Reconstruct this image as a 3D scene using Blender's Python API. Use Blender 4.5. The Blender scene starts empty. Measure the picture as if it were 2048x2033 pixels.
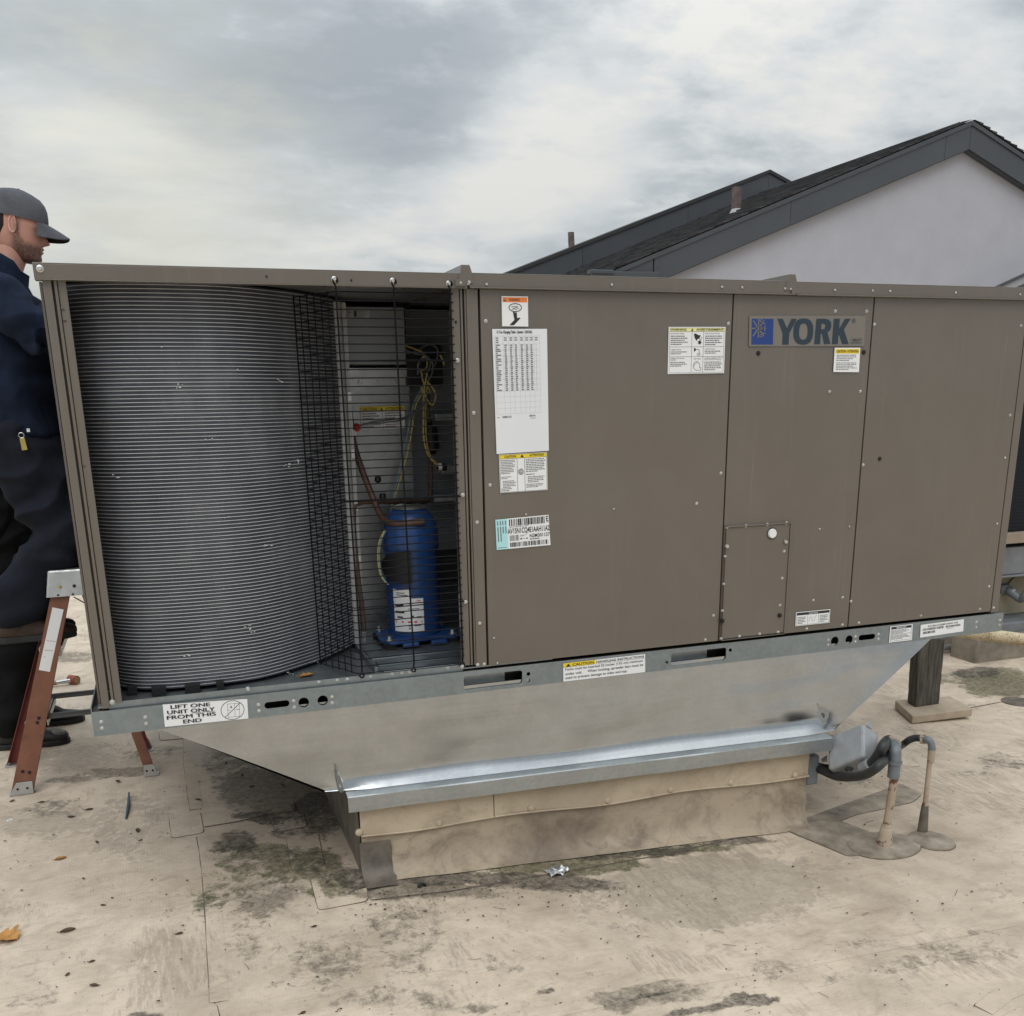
import bpy, bmesh, math, random
from mathutils import Vector, Matrix, noise, Euler
random.seed(7)
R = math.radians
scene = bpy.context.scene
col = scene.collection

# ------------------------------------------------------------------ camera
YAW, PIT, ROLL, FPX, PPY = 0.3359, 0.2822, -0.0175, 1944.4, 1365.0
CAM = Vector((0.2523, -2.9897, 1.5436))
_f = Vector((math.sin(YAW)*math.cos(PIT), math.cos(YAW)*math.cos(PIT), -math.sin(PIT)))
_r = Vector((math.cos(YAW), -math.sin(YAW), 0)); _u = _r.cross(_f)
CR = _r*math.cos(ROLL)+_u*math.sin(ROLL); CU = -_r*math.sin(ROLL)+_u*math.cos(ROLL); CF = _f
cam_d = bpy.data.cameras.new('camera'); cam = bpy.data.objects.new('camera', cam_d); col.objects.link(cam)
m3 = Matrix((CR, CU, -CF)).transposed()
cam.matrix_world = Matrix.Translation(CAM) @ m3.to_4x4()
cam_d.sensor_fit = 'HORIZONTAL'; cam_d.sensor_width = 36; cam_d.lens = 36*FPX/2048
cam_d.shift_y = (PPY-1016.5)/2048
cam_d.clip_start = 0.05; cam_d.clip_end = 2000
scene.camera = cam

# ------------------------------------------------------------------ light
SUN_EL, SUN_AZ = R(52), R(200)          # azimuth: direction towards the sun, degrees from +Y clockwise
sdir = Vector((math.sin(SUN_AZ)*math.cos(SUN_EL), math.cos(SUN_AZ)*math.cos(SUN_EL), math.sin(SUN_EL)))
sun_d = bpy.data.lights.new('sun', 'SUN'); sun_d.energy = 0.6; sun_d.angle = R(40); sun_d.color = (1, .96, .9)
sun = bpy.data.objects.new('sun', sun_d); col.objects.link(sun)
sun.rotation_euler = sdir.to_track_quat('Z', 'Y').to_euler(); sun.location = (0, 0, 20)
scene.view_settings.view_transform = 'Standard'; scene.view_settings.look = 'None'
scene.view_settings.gamma = 1; scene.view_settings.use_curve_mapping = False
scene.view_settings.exposure = 0.58
scene.render.engine = 'CYCLES'; scene.cycles.max_bounces = 6; scene.cycles.diffuse_bounces = 3; scene.cycles.glossy_bounces = 3; scene.cycles.caustics_reflective = False; scene.cycles.caustics_refractive = False

def unproj(px, py, val, axis):          # point of the photograph (1932 px wide reading) on a plane of the place
    d = CR*((px*2048/1932-1024)/FPX) - CU*((py*2048/1932-PPY)/FPX) + CF
    t = (val-CAM[axis])/d[axis]
    return CAM+d*t
def gz(x):                              # the roof falls gently to the right
    if x < .75: return 0.0
    if x < 5: return -.04*(x-.75)
    return -.17
def G(px, py):
    z = 0.0
    for _ in range(8):
        p = unproj(px, py, z, 2); z = gz(p.x)
    return Vector((p.x, p.y, z))
def P(px, py, y): return unproj(px, py, y, 1)
def pdir(px, py): return (CR*((px*2048/1932-1024)/FPX) - CU*((py*2048/1932-PPY)/FPX) + CF).normalized()

# world: grey overcast
world = bpy.data.worlds.new('World'); scene.world = world; world.use_nodes = True
nt = world.node_tree; nt.nodes.clear()
class NB:
    def __init__(s, nt): s.nt = nt
    def n(s, t, **k):
        o = s.nt.nodes.new(t)
        for a, b in k.items(): setattr(o, a, b)
        return o
    def l(s, a, b): s.nt.links.new(a, b)
    def inp(s, sock, v):
        if v is None: return
        if hasattr(v, 'links') or hasattr(v, 'is_linked'): s.l(v, sock)
        else:
            if hasattr(sock, 'type') and sock.type == 'RGBA' and len(v) == 3: v = (*v, 1)
            sock.default_value = v
    def math(s, op, a, b=None, clamp=False):
        o = s.n('ShaderNodeMath', operation=op, use_clamp=clamp); s.inp(o.inputs[0], a); s.inp(o.inputs[1], b); return o.outputs[0]
    def vmath(s, op, a, b=None):
        o = s.n('ShaderNodeVectorMath', operation=op); s.inp(o.inputs[0], a); s.inp(o.inputs[1], b)
        return o.outputs['Value'] if op in ('DOT_PRODUCT', 'LENGTH', 'DISTANCE') else o.outputs[0]
    def noise(s, vec, scale, detail=4, rough=.55, dist=0):
        o = s.n('ShaderNodeTexNoise'); s.inp(o.inputs['Vector'], vec); o.inputs['Scale'].default_value = scale
        o.inputs['Detail'].default_value = detail; o.inputs['Roughness'].default_value = rough; o.inputs['Distortion'].default_value = dist
        return o.outputs['Fac']
    def ramp(s, fac, stops):
        o = s.n('ShaderNodeValToRGB'); s.inp(o.inputs[0], fac); e = o.color_ramp.elements
        while len(e) < len(stops): e.new(.5)
        for k, (p_, c) in enumerate(stops):
            e[k].position = p_; e[k].color = (c, c, c, 1) if not isinstance(c, tuple) else (*c, 1)
        return o.outputs[0]
    def mix(s, fac, a, b, mode='MIX'):
        o = s.n('ShaderNodeMix', data_type='RGBA', blend_type=mode); s.inp(o.inputs[0], fac); s.inp(o.inputs[6], a); s.inp(o.inputs[7], b); return o.outputs[2]
    def mapr(s, v, a, b, c=0., d=1., smooth=True):
        o = s.n('ShaderNodeMapRange', interpolation_type='SMOOTHSTEP' if smooth else 'LINEAR'); s.inp(o.inputs[0], v)
        for k, q in zip((1, 2, 3, 4), (a, b, c, d)): o.inputs[k].default_value = q
        return o.outputs[0]
    def bump(s, h, strength, dist=.01):
        o = s.n('ShaderNodeBump'); o.inputs['Strength'].default_value = strength; o.inputs['Distance'].default_value = dist; s.inp(o.inputs['Height'], h); return o.outputs[0]
w = NB(nt)
out = w.n('ShaderNodeOutputWorld'); bg = w.n('ShaderNodeBackground'); bg.inputs[1].default_value = .1
w.l(bg.outputs[0], out.inputs[0])
sky = w.n('ShaderNodeTexSky', sky_type='NISHITA'); sky.sun_disc = False; sky.sun_elevation = SUN_EL; sky.sun_rotation = SUN_AZ
tc = w.n('ShaderNodeTexCoord'); dirv = tc.outputs['Generated']
sep = w.n('ShaderNodeSeparateXYZ'); w.l(dirv, sep.inputs[0])
zz = w.math('MAXIMUM', w.math('ADD', sep.outputs[2], .22), .08)
cu = w.n('ShaderNodeCombineXYZ'); w.l(w.math('DIVIDE', sep.outputs[0], zz), cu.inputs[0]); w.l(w.math('DIVIDE', sep.outputs[1], zz), cu.inputs[1])
rotn = w.n('ShaderNodeMapping'); w.l(cu.outputs[0], rotn.inputs[0]); rotn.inputs['Rotation'].default_value = (0, 0, R(12)); rotn.inputs['Scale'].default_value = (1.0, 1.25, 1); rotn.inputs['Location'].default_value = (3.1, 1.7, .4)
n1 = w.noise(rotn.outputs[0], 1.6, 7, .55, .15)
n2 = w.noise(rotn.outputs[0], 5.2, 8, .6, .12)
nn = w.math('ADD', w.math('ADD', w.math('MULTIPLY', n1, 1.4), w.math('MULTIPLY', n2, .9)), -.65)
def blob(px, py, wpx, inner, outer, amt):
    c = pdir(px, py)
    d = w.vmath('DISTANCE', w.vmath('ADD', dirv, Vector((0, 0, 0))), c)
    dn = w.math('ADD', d, w.math('MULTIPLY', w.math('SUBTRACT', n2, .5), .28))
    return w.math('MULTIPLY', w.mapr(dn, outer, inner), amt)
# the cloud bank crossing the view and the brighter break low on the left
acc = nn
for px, py, i, o_, a in [(600, 110, .0, .17, -.10), (820, 190, .0, .17, -.12), (1100, 240, .0, .20, -.12), (1350, 240, .0, .2, -.10), (100, 250, .0, .36, -.17), (330, 300, .0, .26, -.14), (560, 330, .0, .18, -.10), (760, 380, .0, .2, -.08),
                         (1000, 310, .0, .13, .24), (330, 440, .0, .22, .24), (620, 470, .0, .18, .16), (60, 480, .0, .2, .2), (860, 500, .0, .16, .10), (1250, 60, .0, .35, .12), (1600, 90, .0, .3, .08), (330, 90, .0, .28, .17), (560, 40, .0, .16, .08), (620, 200, .0, .10, .07)]:
    acc = w.math('ADD', acc, blob(px, py, 0, i, o_, a*1.35))
cl = w.ramp(acc, [(.20, (.43, .475, .505)), (.42, (.525, .57, .60)), (.54, (.63, .67, .69)), (.67, (.755, .785, .79)), (.86, (.90, .895, .85))])
glow = blob(280, 465, 0, .0, .24, .5)
glow2 = w.mix(glow, cl, (.96, .93, .76))
# an overcast sky grows brighter from the horizon to the zenith
lift = w.math('MULTIPLY', w.math('ADD', 1.0, w.math('MULTIPLY', w.math('POWER', w.math('MAXIMUM', sep.outputs[2], 0.), 2.0), 2.7)), 5.2)
cmb = w.n('ShaderNodeCombineXYZ'); [w.l(lift, cmb.inputs[k]) for k in range(3)]
cl10 = w.mix(1.0, glow2, cmb.outputs[0], 'MULTIPLY')
fin = w.mix(.96, sky.outputs[0], cl10)
w.l(fin, bg.inputs[0])

# ------------------------------------------------------------------ materials
MATS = {}
def newmat(name):
    m = bpy.data.materials.new(name); m.use_nodes = True; MATS[name] = m
    b = NB(m.node_tree); pr = m.node_tree.nodes['Principled BSDF']
    return m, b, pr
def mat(name, c, rough=.5, metal=0., var=.12, vs=6., bump=0., bs=80., c2=None, spec=None, rv=.0, coord='Object', coat=0):
    m, b, pr = newmat(name)
    t = b.n('ShaderNodeTexCoord'); v = t.outputs['Object'] if coord == 'Object' else b.n('ShaderNodeNewGeometry').outputs['Position']
    f = b.noise(v, vs, 6, .6)
    lo = c2 or tuple(x*(1-var) for x in c); hi = tuple(min(1, x*(1+var*.6)) for x in c)
    b.l(b.ramp(f, [(.32, lo), (.68, hi)]), pr.inputs['Base Color'])
    pr.inputs['Metallic'].default_value = metal
    if rv: b.l(b.ramp(b.noise(v, vs*2.3, 5, .6), [(.3, max(0, rough-rv)), (.7, min(1, rough+rv))]), pr.inputs['Roughness'])
    else: pr.inputs['Roughness'].default_value = rough
    if spec is not None: pr.inputs['Specular IOR Level'].default_value = spec
    if coat: pr.inputs['Coat Weight'].default_value = coat; pr.inputs['Coat Roughness'].default_value = .15
    if bump: b.l(b.bump(b.noise(v, bs, 4, .6), bump, .004), pr.inputs['Normal'])
    return m
m, b, pr = newmat('paint')
g = b.n('ShaderNodeNewGeometry').outputs['Position']
mp = b.n('ShaderNodeMapping'); b.l(g, mp.inputs[0]); mp.inputs['Scale'].default_value = (16, 16, .7)
stk = b.mapr(b.noise(mp.outputs[0], 2.2, 7, .7, .2), .52, .78); dst = b.noise(g, 2.2, 7, .65, .4)
c = b.ramp(dst, [(.3, (.128, .110, .091)), (.7, (.150, .131, .110))])
c = b.mix(b.math('MULTIPLY', stk, .16), c, (.24, .22, .19)); c = b.mix(b.math('MULTIPLY', b.mapr(b.noise(g, 190, 3, .8), .70, .76), .5), c, (.30, .28, .25))
b.l(c, pr.inputs['Base Color']); b.l(b.ramp(b.math('ADD', b.math('MULTIPLY', dst, .6), b.math('MULTIPLY', stk, .4)), [(.2, .14), (.7, .30)]), pr.inputs['Roughness'])
pr.inputs['Coat Weight'].default_value = .25; pr.inputs['Coat Roughness'].default_value = .15; b.l(b.bump(b.noise(g, 5, 3, .5), .05, .01), pr.inputs['Normal'])
mat('paint_dark', (.05, .043, .037), .5)
mat('black', (.006, .006, .007), .55)
mat('foam', (.008, .008, .009), .9, bump=.4, bs=200)
mat('screw', (.60, .60, .585), .30, .9, .08, 60)
mat('copper', (.135, .078, .058), .55, .25, .35, 25, rv=.1)
mat('copper2', (.105, .064, .047), .55, .25, .35, 25, rv=.1)
mat('blue', (.012, .06, .22), .36, 0, .3, 14, c2=(.03, .06, .15), rv=.14)
mat('white', (.80, .81, .82), .45, 0, .03, 5)
mat('paper', (.74, .76, .79), .5, 0, .03, 5)
mat('ink', (.02, .02, .022), .6)
mat('ink_soft', (.16, .17, .18), .6)
mat('line_grey', (.42, .44, .46), .6)
mat('yellow', (.80, .60, .03), .5, 0, .05)
mat('lemon', (.80, .78, .35), .5, 0, .05)
mat('orange', (.78, .22, .05), .5, 0, .05)
mat('cyan', (.42, .74, .78), .5, 0, .04)
mat('red', (.6, .04, .03), .5)
mat('logo_blue', (.012, .045, .21), .4, 0, .06)
mat('logo_dark', (.018, .036, .056), .4, 0, .06)
mat('logo_plate', (.185, .168, .15), .38, .0, .05)
mat('wire_black', (.004, .004, .006), .65, spec=.2)
mat('cable_yellow', (.5, .4, .12), .5)
mat('cable_grey', (.12, .13, .14), .5)
mat('cable_blue', (.18, .3, .36), .5)
mat('ladder', (.215, .088, .052), .55, 0, .22, 14, .25, 160, rv=.1)
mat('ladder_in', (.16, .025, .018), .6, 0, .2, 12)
mat('alu', (.50, .51, .51), .42, .8, .15, 20, rv=.12)
mat('header_grey', (.40, .405, .41), .5, .25, .15, 30)
mat('alu_dark', (.10, .105, .11), .5, .4, .2, 20)
mat('jacket', (.010, .017, .037), .9, 0, .25, 14, .25, 260, spec=.2)
mat('trousers', (.012, .015, .024), .9, 0, .25, 12, .3, 260, spec=.2)
mat('trousers_black', (.006, .006, .007), .9, 0, .25, 12, .3, 260, spec=.2)
mat('boot_brown', (.050, .031, .021), .7, 0, .4, 20, .5, 60)
mat('boot_black', (.008, .008, .008), .6, 0, .3, 20, .4, 60)
mat('sole', (.025, .026, .028), .8)
mat('toe_worn', (.16, .155, .14), .7, 0, .2, 40)
mat('cap', (.105, .11, .125), .9, 0, .15, 30, .4, 500, spec=.2)
mat('cap_under', (.012, .014, .018), .9)
mat('hair', (.012, .009, .008), .8, 0, .4, 80, .6, 300)
mat('brass', (.45, .36, .10), .4, .7)
mat('stucco', (.425, .428, .475), .9, 0, .05, 2.5, .9, 45)
mat('fascia', (.060, .068, .078), .5, 0, .12, 1.5, rv=.08)
mat('trim_light', (.42, .42, .44), .6)
mat('rust_pipe', (.16, .12, .11), .7, .1, .5, 12, .3, 60)
mat('concrete', (.22, .19, .15), .9, 0, .45, 9, .6, 40)
mat('paver', (.42, .34, .25), .9, 0, .18, 12, .5, 90)
mat('pvc_grey', (.16, .18, .195), .45, 0, .15, 20)
mat('box_grey', (.36, .37, .38), .40, .2, .15, 14, rv=.1)
mat('flex', (.028, .030, .031), .5, 0, .2, 20)
mat('navy', (.003, .005, .011), .8, 0, .2, 10)
mat('beam_tan', (.30, .235, .18), .6, 0, .15, 6)
mat('steel_grey', (.20, .215, .23), .5, .4, .2, 6)
mat('tan_box', (.27, .24, .17), .6, .1, .2, 5)
mat('leaf_orange', (.46, .22, .055), .7, 0, .3, 60)
mat('leaf_brown', (.10, .058, .032), .8, 0, .4, 60)
mat('debris', (.03, .024, .017), .9, 0, .5, 30)
mat('foil', (.6, .61, .62), .35, .5, .1, 30, .6, 60)
mat('strip_blue', (.05, .085, .12), .5)
mat('hammer_orange', (.26, .05, .025), .5)
mat('wood_tan', (.3, .18, .09), .6)
mat('membrane_dark', (.14, .118, .095), .6, 0, .5, 12, .5, 60)
mat('membrane_mid', (.32, .27, .21), .55, 0, .5, 11, .3, 90)
mat('seam_dirt', (.13, .105, .08), .9, 0, .5, 30)
mat('panel_dark', (.24, .255, .27), .45, .45, .15, 3, rv=.08)
mat('interior', (.12, .125, .13), .5, .5, .15, 3)

def galv(name, base, rough, spangle=.12, scale=70., metal=.85, streak=0.):
    m, b, pr = newmat(name)
    g = b.n('ShaderNodeNewGeometry').outputs['Position']
    vo = b.n('ShaderNodeTexVoronoi'); vo.inputs['Scale'].default_value = scale; b.l(g, vo.inputs['Vector'])
    hsv = b.n('ShaderNodeSeparateColor'); b.l(vo.outputs['Color'], hsv.inputs[0])
    f = b.math('ADD', b.math('MULTIPLY', hsv.outputs[0], spangle), b.math('MULTIPLY', b.noise(g, 5, 6, .6), .5))
    mp = b.n('ShaderNodeMapping'); b.l(g, mp.inputs[0]); mp.inputs['Scale'].default_value = (1, 1, 30) if streak else (1, 1, 1)
    st = b.noise(mp.outputs[0], 4, 5, .6)
    f = b.math('ADD', f, b.math('MULTIPLY', st, .18))
    b.l(b.ramp(f, [(.2, tuple(x*.72 for x in base)), (.62, tuple(min(1, x*1.12) for x in base))]), pr.inputs['Base Color'])
    b.l(b.ramp(b.noise(g, 14, 5, .6), [(.3, rough*.8), (.7, min(1, rough*1.25))]), pr.inputs['Roughness'])
    pr.inputs['Metallic'].default_value = metal
    b.l(b.bump(b.noise(g, 6, 3, .5), .10, .01), pr.inputs['Normal'])
galv('galv', (.29, .335, .36), .40)
galv('galv_pan', (.36, .40, .42), .40)
galv('galv_bright', (.44, .465, .47), .40, .1, 90, .9, 1)
galv('sheet', (.49, .51, .525), .17, .05, 120, .98, 1)

# condenser fins: fine upright fins between the tubes
m, b, pr = newmat('fins')
g = b.n('ShaderNodeTexCoord').outputs['UV']
wv = b.n('ShaderNodeTexWave', wave_type='BANDS', bands_direction='X'); wv.inputs['Scale'].default_value = 120; b.l(g, wv.inputs['Vector'])
gp = b.n('ShaderNodeNewGeometry').outputs['Position']
f = b.noise(gp, 3.5, 6, .65)
c1 = b.ramp(f, [(.3, (.034, .039, .052)), (.5, (.072, .080, .098)), (.72, (.17, .178, .198))])
b.l(b.mix(b.math('MULTIPLY', wv.outputs[0], .5), c1, (.030, .034, .044)), pr.inputs['Base Color'])
pr.inputs['Metallic'].default_value = .35; pr.inputs['Roughness'].default_value = .5
b.l(b.bump(wv.outputs[0], .4, .002), pr.inputs['Normal'])
mat('tube', (.52, .53, .545), .45, .15, .18, 9, rv=.08)

# weathered wood
m, b, pr = newmat('old_wood')
g = b.n('ShaderNodeTexCoord').outputs['Object']
mp = b.n('ShaderNodeMapping'); b.l(g, mp.inputs[0]); mp.inputs['Scale'].default_value = (22, 22, 1.6)
f = b.noise(mp.outputs[0], 3, 8, .65, .6)
b.l(b.ramp(f, [(.3, (.022, .019, .016)), (.52, (.075, .066, .055)), (.75, (.16, .145, .12))]), pr.inputs['Base Color'])
pr.inputs['Roughness'].default_value = .9; b.l(b.bump(f, .7, .01), pr.inputs['Normal'])
# painted pipe with rust
m, b, pr = newmat('painted_pipe')
g = b.n('ShaderNodeNewGeometry').outputs['Position']
f = b.noise(g, 22, 6, .65); base = b.ramp(b.noise(g, 9, 5), [(.3, (.36, .28, .21)), (.7, (.50, .41, .32))])
b.l(b.mix(b.mapr(f, .545, .62), base, (.13, .05, .025)), pr.inputs['Base Color']); pr.inputs['Roughness'].default_value = .75
b.l(b.bump(f, .3, .004), pr.inputs['Normal'])
# rusty gas pipe
m, b, pr = newmat('rusty_gas')
g = b.n('ShaderNodeNewGeometry').outputs['Position']
f = b.noise(g, 150, 6, .7); f2 = b.noise(g, 9, 4)
b.l(b.mix(b.mapr(b.math('ADD', f, b.math('MULTIPLY', f2, .35)), .64, .80), (.62, .53, .36), (.15, .055, .02)), pr.inputs['Base Color']); pr.inputs['Roughness'].default_value = .8
b.l(b.bump(f, .4, .004), pr.inputs['Normal'])
# shingles
m, b, pr = newmat('shingle')
oi = b.n('ShaderNodeNewGeometry'); f = b.noise(oi.outputs['Position'], 3.2, 5, .7); f2 = b.noise(oi.outputs['Position'], 60, 3, .7)
isl = oi.outputs['Random Per Island']
b.l(b.ramp(b.math('ADD', b.math('MULTIPLY', isl, .6), b.math('MULTIPLY', f2, .4)), [(.2, (.018, .019, .021)), (.8, (.062, .06, .062))]), pr.inputs['Base Color'])
pr.inputs['Roughness'].default_value = .95
# skin with stubble (attribute marks where the beard grows)
m, b, pr = newmat('skin')
at = b.n('ShaderNodeAttribute', attribute_name='stubble'); g = b.n('ShaderNodeTexCoord').outputs['Object']
f = b.noise(g, 90, 4, .7); f2 = b.noise(g, 14, 4)
sk = b.ramp(f2, [(.3, (.50, .25, .19)), (.7, (.60, .33, .26))])
b.l(b.mix(b.math('MULTIPLY', at.outputs['Fac'], b.ramp(f, [(.3, .55), (.7, .95)])), sk, (.055, .036, .028)), pr.inputs['Base Color'])
pr.inputs['Roughness'].default_value = .5; pr.inputs['Subsurface Weight'].default_value = .12; pr.inputs['Subsurface Radius'].default_value = (.01, .004, .002)
b.l(b.bump(f, .12, .002), pr.inputs['Normal'])

# roof membrane: tan sheet with stains where the photograph has them; shade under the left overhang is painted in too
ST = []   # (centre, axis a, axis b, hardness, kind, strength)
def stain(px, py, rx, ry, kind, s=1.0, hard=.55):
    c = G(px, py); a = G(px+rx, py)-c; bb = G(px, py+ry)-c
    ST.append((c, a, bb, hard, kind, s))
for q in [(500, 1625, 110, 50, 'g', .62), (580, 1632, 60, 36, 'g', .95), (420, 1690, 90, 60, 'g', .42), (480, 1690, 120, 60, 'd', .5), (470, 1770, 90, 60, 'd', .35), (455, 1590, 45, 26, 'k', .75), (600, 1525, 60, 50, 'k', 1.1), (520, 1490, 130, 70, 'd', .75), (440, 1440, 80, 40, 'd', .55), (90, 1560, 140, 60, 'w', .5), (250, 1560, 130, 90, 'w', .45), (140, 1430, 200, 40, 'w', .5), (620, 1850, 120, 40, 'd', .35), (930, 1800, 60, 20, 'd', .4), (860, 1895, 120, 20, 'd', .5), (1640, 1790, 70, 16, 'd', .4), (1100, 1815, 40, 14, 'k', .45), (1010, 1850, 26, 10, 'k', .8), (580, 1625, 90, 40, 'k', .45), (560, 1555, 90, 55, 'k', .5), (470, 1545, 60, 12, 'k', .8), (665, 1668, 80, 30, 'k', 1.2), (610, 1680, 50, 30, 'g', .8),  # k and d blobs under the left overhang paint shade as well as dirt
          (800, 1690, 190, 26, 'd', 1.0), (900, 1662, 210, 22, 'k', .85), (1080, 1635, 170, 22, 'g', 1.0), (1230, 1606, 170, 18, 'g', .9), (1200, 1612, 150, 12, 'k', .8), (1350, 1588, 140, 14, 'k', .75), (1060, 1670, 150, 22, 'k', .7),
          (1350, 1680, 260, 80, 'w', .75), (1180, 1715, 160, 50, 'w', .4), (1600, 1640, 120, 40, 'w', .4),
          (640, 1800, 190, 70, 'd', .42), (760, 1760, 140, 60, 'd', .42), (700, 1880, 160, 40, 'd', .45), (1220, 1870, 150, 34, 'd', .62), (1220, 1872, 60, 14, 'k', .6), (1400, 1905, 90, 10, 'k', .9), (1290, 1915, 70, 10, 'k', .8), (1500, 1845, 130, 40, 'd', .4), (1820, 1800, 150, 44, 'd', .42), (1700, 1830, 90, 30, 'd', .45), (1880, 1760, 80, 30, 'd', .4), (1850, 1690, 120, 26, 'w', .3),
          (1890, 1290, 90, 34, 'g', .95), (1800, 1280, 90, 22, 'g', .5), (1840, 1335, 120, 12, 'k', .35), (1840, 1270, 60, 12, 'k', .7),
          (230, 1460, 80, 16, 'd', .8), (130, 1475, 60, 12, 'd', .6), (110, 1530, 90, 24, 'd', .45), (300, 1420, 90, 18, 'd', .45), (60, 1900, 60, 40, 'd', .4), (270, 1915, 60, 12, 'k', .6),
          (130, 1240, 70, 14, 'd', .6), (120, 1180, 60, 10, 'd', .5), (1760, 1380, 160, 20, 'd', .3), (1880, 1440, 60, 16, 'k', .5), (1830, 1460, 80, 8, 'k', .45), (1560, 1400, 60, 24, 'd', .55), (1620, 1470, 60, 20, 'd', .4)]:
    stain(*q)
def membrane(name, base_lo, base_hi, stains_and_shade=True):
    m, b, pr = newmat(name)
    g = b.n('ShaderNodeNewGeometry').outputs['Position']
    big = b.noise(g, 1.6, 7, .6, .3); mid = b.noise(g, 7, 8, .7, .5); fine = b.noise(g, 55, 5, .7); 
    mp = b.n('ShaderNodeMapping'); b.l(g, mp.inputs[0]); mp.inputs['Scale'].default_value = (1, 5, 1); mp.inputs['Rotation'].default_value = (0, 0, R(-12))
    brush = b.noise(mp.outputs[0], 9, 8, .72, .8)
    f = b.math('ADD', b.math('ADD', b.math('MULTIPLY', big, .40), b.math('MULTIPLY', mid, .34)), b.math('MULTIPLY', brush if stains_and_shade else mid, .26))
    c = b.ramp(f, [(.36, base_lo), (.54, base_hi), (.72, tuple(x*1.06 for x in base_hi))])
    # scuffs and speckle dirt
    c = b.mix(b.math('MULTIPLY', b.mapr(brush, .53, .72), .5 if stains_and_shade else .0), c, tuple(x*.6 for x in base_lo))
    mp2 = b.n('ShaderNodeMapping'); b.l(g, mp2.inputs[0]); mp2.inputs['Scale'].default_value = (6, 1, 1); mp2.inputs['Rotation'].default_value = (0, 0, R(35))
    scrub = b.math('MULTIPLY', b.noise(mp2.outputs[0], 11, 6, .75, .4), b.mapr(big, .45, .62))
    c = b.mix(b.math('MULTIPLY', b.mapr(scrub, .36, .60), .5 if stains_and_shade else 0.), c, tuple(x*.72 for x in base_lo))
    c = b.mix(b.math('MULTIPLY', b.mapr(b.noise(g, 3.1, 8, .72, .7), .54, .70), .55), c, tuple(x*.7 for x in base_lo))
    c = b.mix(b.math('MULTIPLY', b.mapr(b.noise(g, 120, 4, .8), .64, .70), .7), c, (.09, .07, .05))
    c = b.mix(b.math('MULTIPLY', b.mapr(b.noise(g, 26, 5, .75, .6), .66, .72), .6), c, (.12, .095, .07))
    # fine brown blotches left by drying puddles and foot traffic
    c = b.mix(b.math('MULTIPLY', b.mapr(b.noise(g, 13, 9, .78, 1.2), .55, .66), .38), c, tuple(x*.62 for x in base_lo))
    c = b.mix(b.math('MULTIPLY', b.mapr(b.noise(g, 1.1, 6, .6, .5), .50, .68), .42), c, tuple(x*.82 for x in base_lo))
    if stains_and_shade:
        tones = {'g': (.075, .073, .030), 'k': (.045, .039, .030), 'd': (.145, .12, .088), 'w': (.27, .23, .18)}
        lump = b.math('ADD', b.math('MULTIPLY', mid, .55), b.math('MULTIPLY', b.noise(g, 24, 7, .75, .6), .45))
        acc = {k: b.n('ShaderNodeAttribute', attribute_name='stain_shade_'+k).outputs['Fac'] for k in 'wdgk'}
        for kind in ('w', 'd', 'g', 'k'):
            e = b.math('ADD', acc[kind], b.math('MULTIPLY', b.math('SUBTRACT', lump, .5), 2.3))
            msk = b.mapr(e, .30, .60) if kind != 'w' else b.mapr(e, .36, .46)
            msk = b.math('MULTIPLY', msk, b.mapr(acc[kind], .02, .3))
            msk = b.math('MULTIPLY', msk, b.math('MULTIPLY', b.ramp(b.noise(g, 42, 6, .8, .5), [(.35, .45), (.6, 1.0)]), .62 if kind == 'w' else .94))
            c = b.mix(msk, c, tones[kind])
    b.l(c, pr.inputs['Base Color'])
    b.l(b.ramp(mid, [(.3, .55), (.7, .85)]), pr.inputs['Roughness'])
    rib = b.n('ShaderNodeTexWave', wave_type='BANDS', bands_direction='X'); rib.inputs['Scale'].default_value = 32; rib.inputs['Distortion'].default_value = .6; b.l(g, rib.inputs['Vector'])
    hgt = b.math('ADD', b.math('ADD', b.math('ADD', b.math('MULTIPLY', mid, .8), b.math('MULTIPLY', b.noise(g, 2.6, 3, .5, 1.0), 2.2)), b.math('MULTIPLY', fine, .25)), b.math('MULTIPLY', rib.outputs[0], .03))
    b.l(b.bump(hgt, .35, .012), pr.inputs['Normal'])
    return m
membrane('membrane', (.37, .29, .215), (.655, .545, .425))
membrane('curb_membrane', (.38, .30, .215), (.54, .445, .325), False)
membrane('curb_low', (.15, .115, .085), (.42, .34, .25), False)

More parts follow.
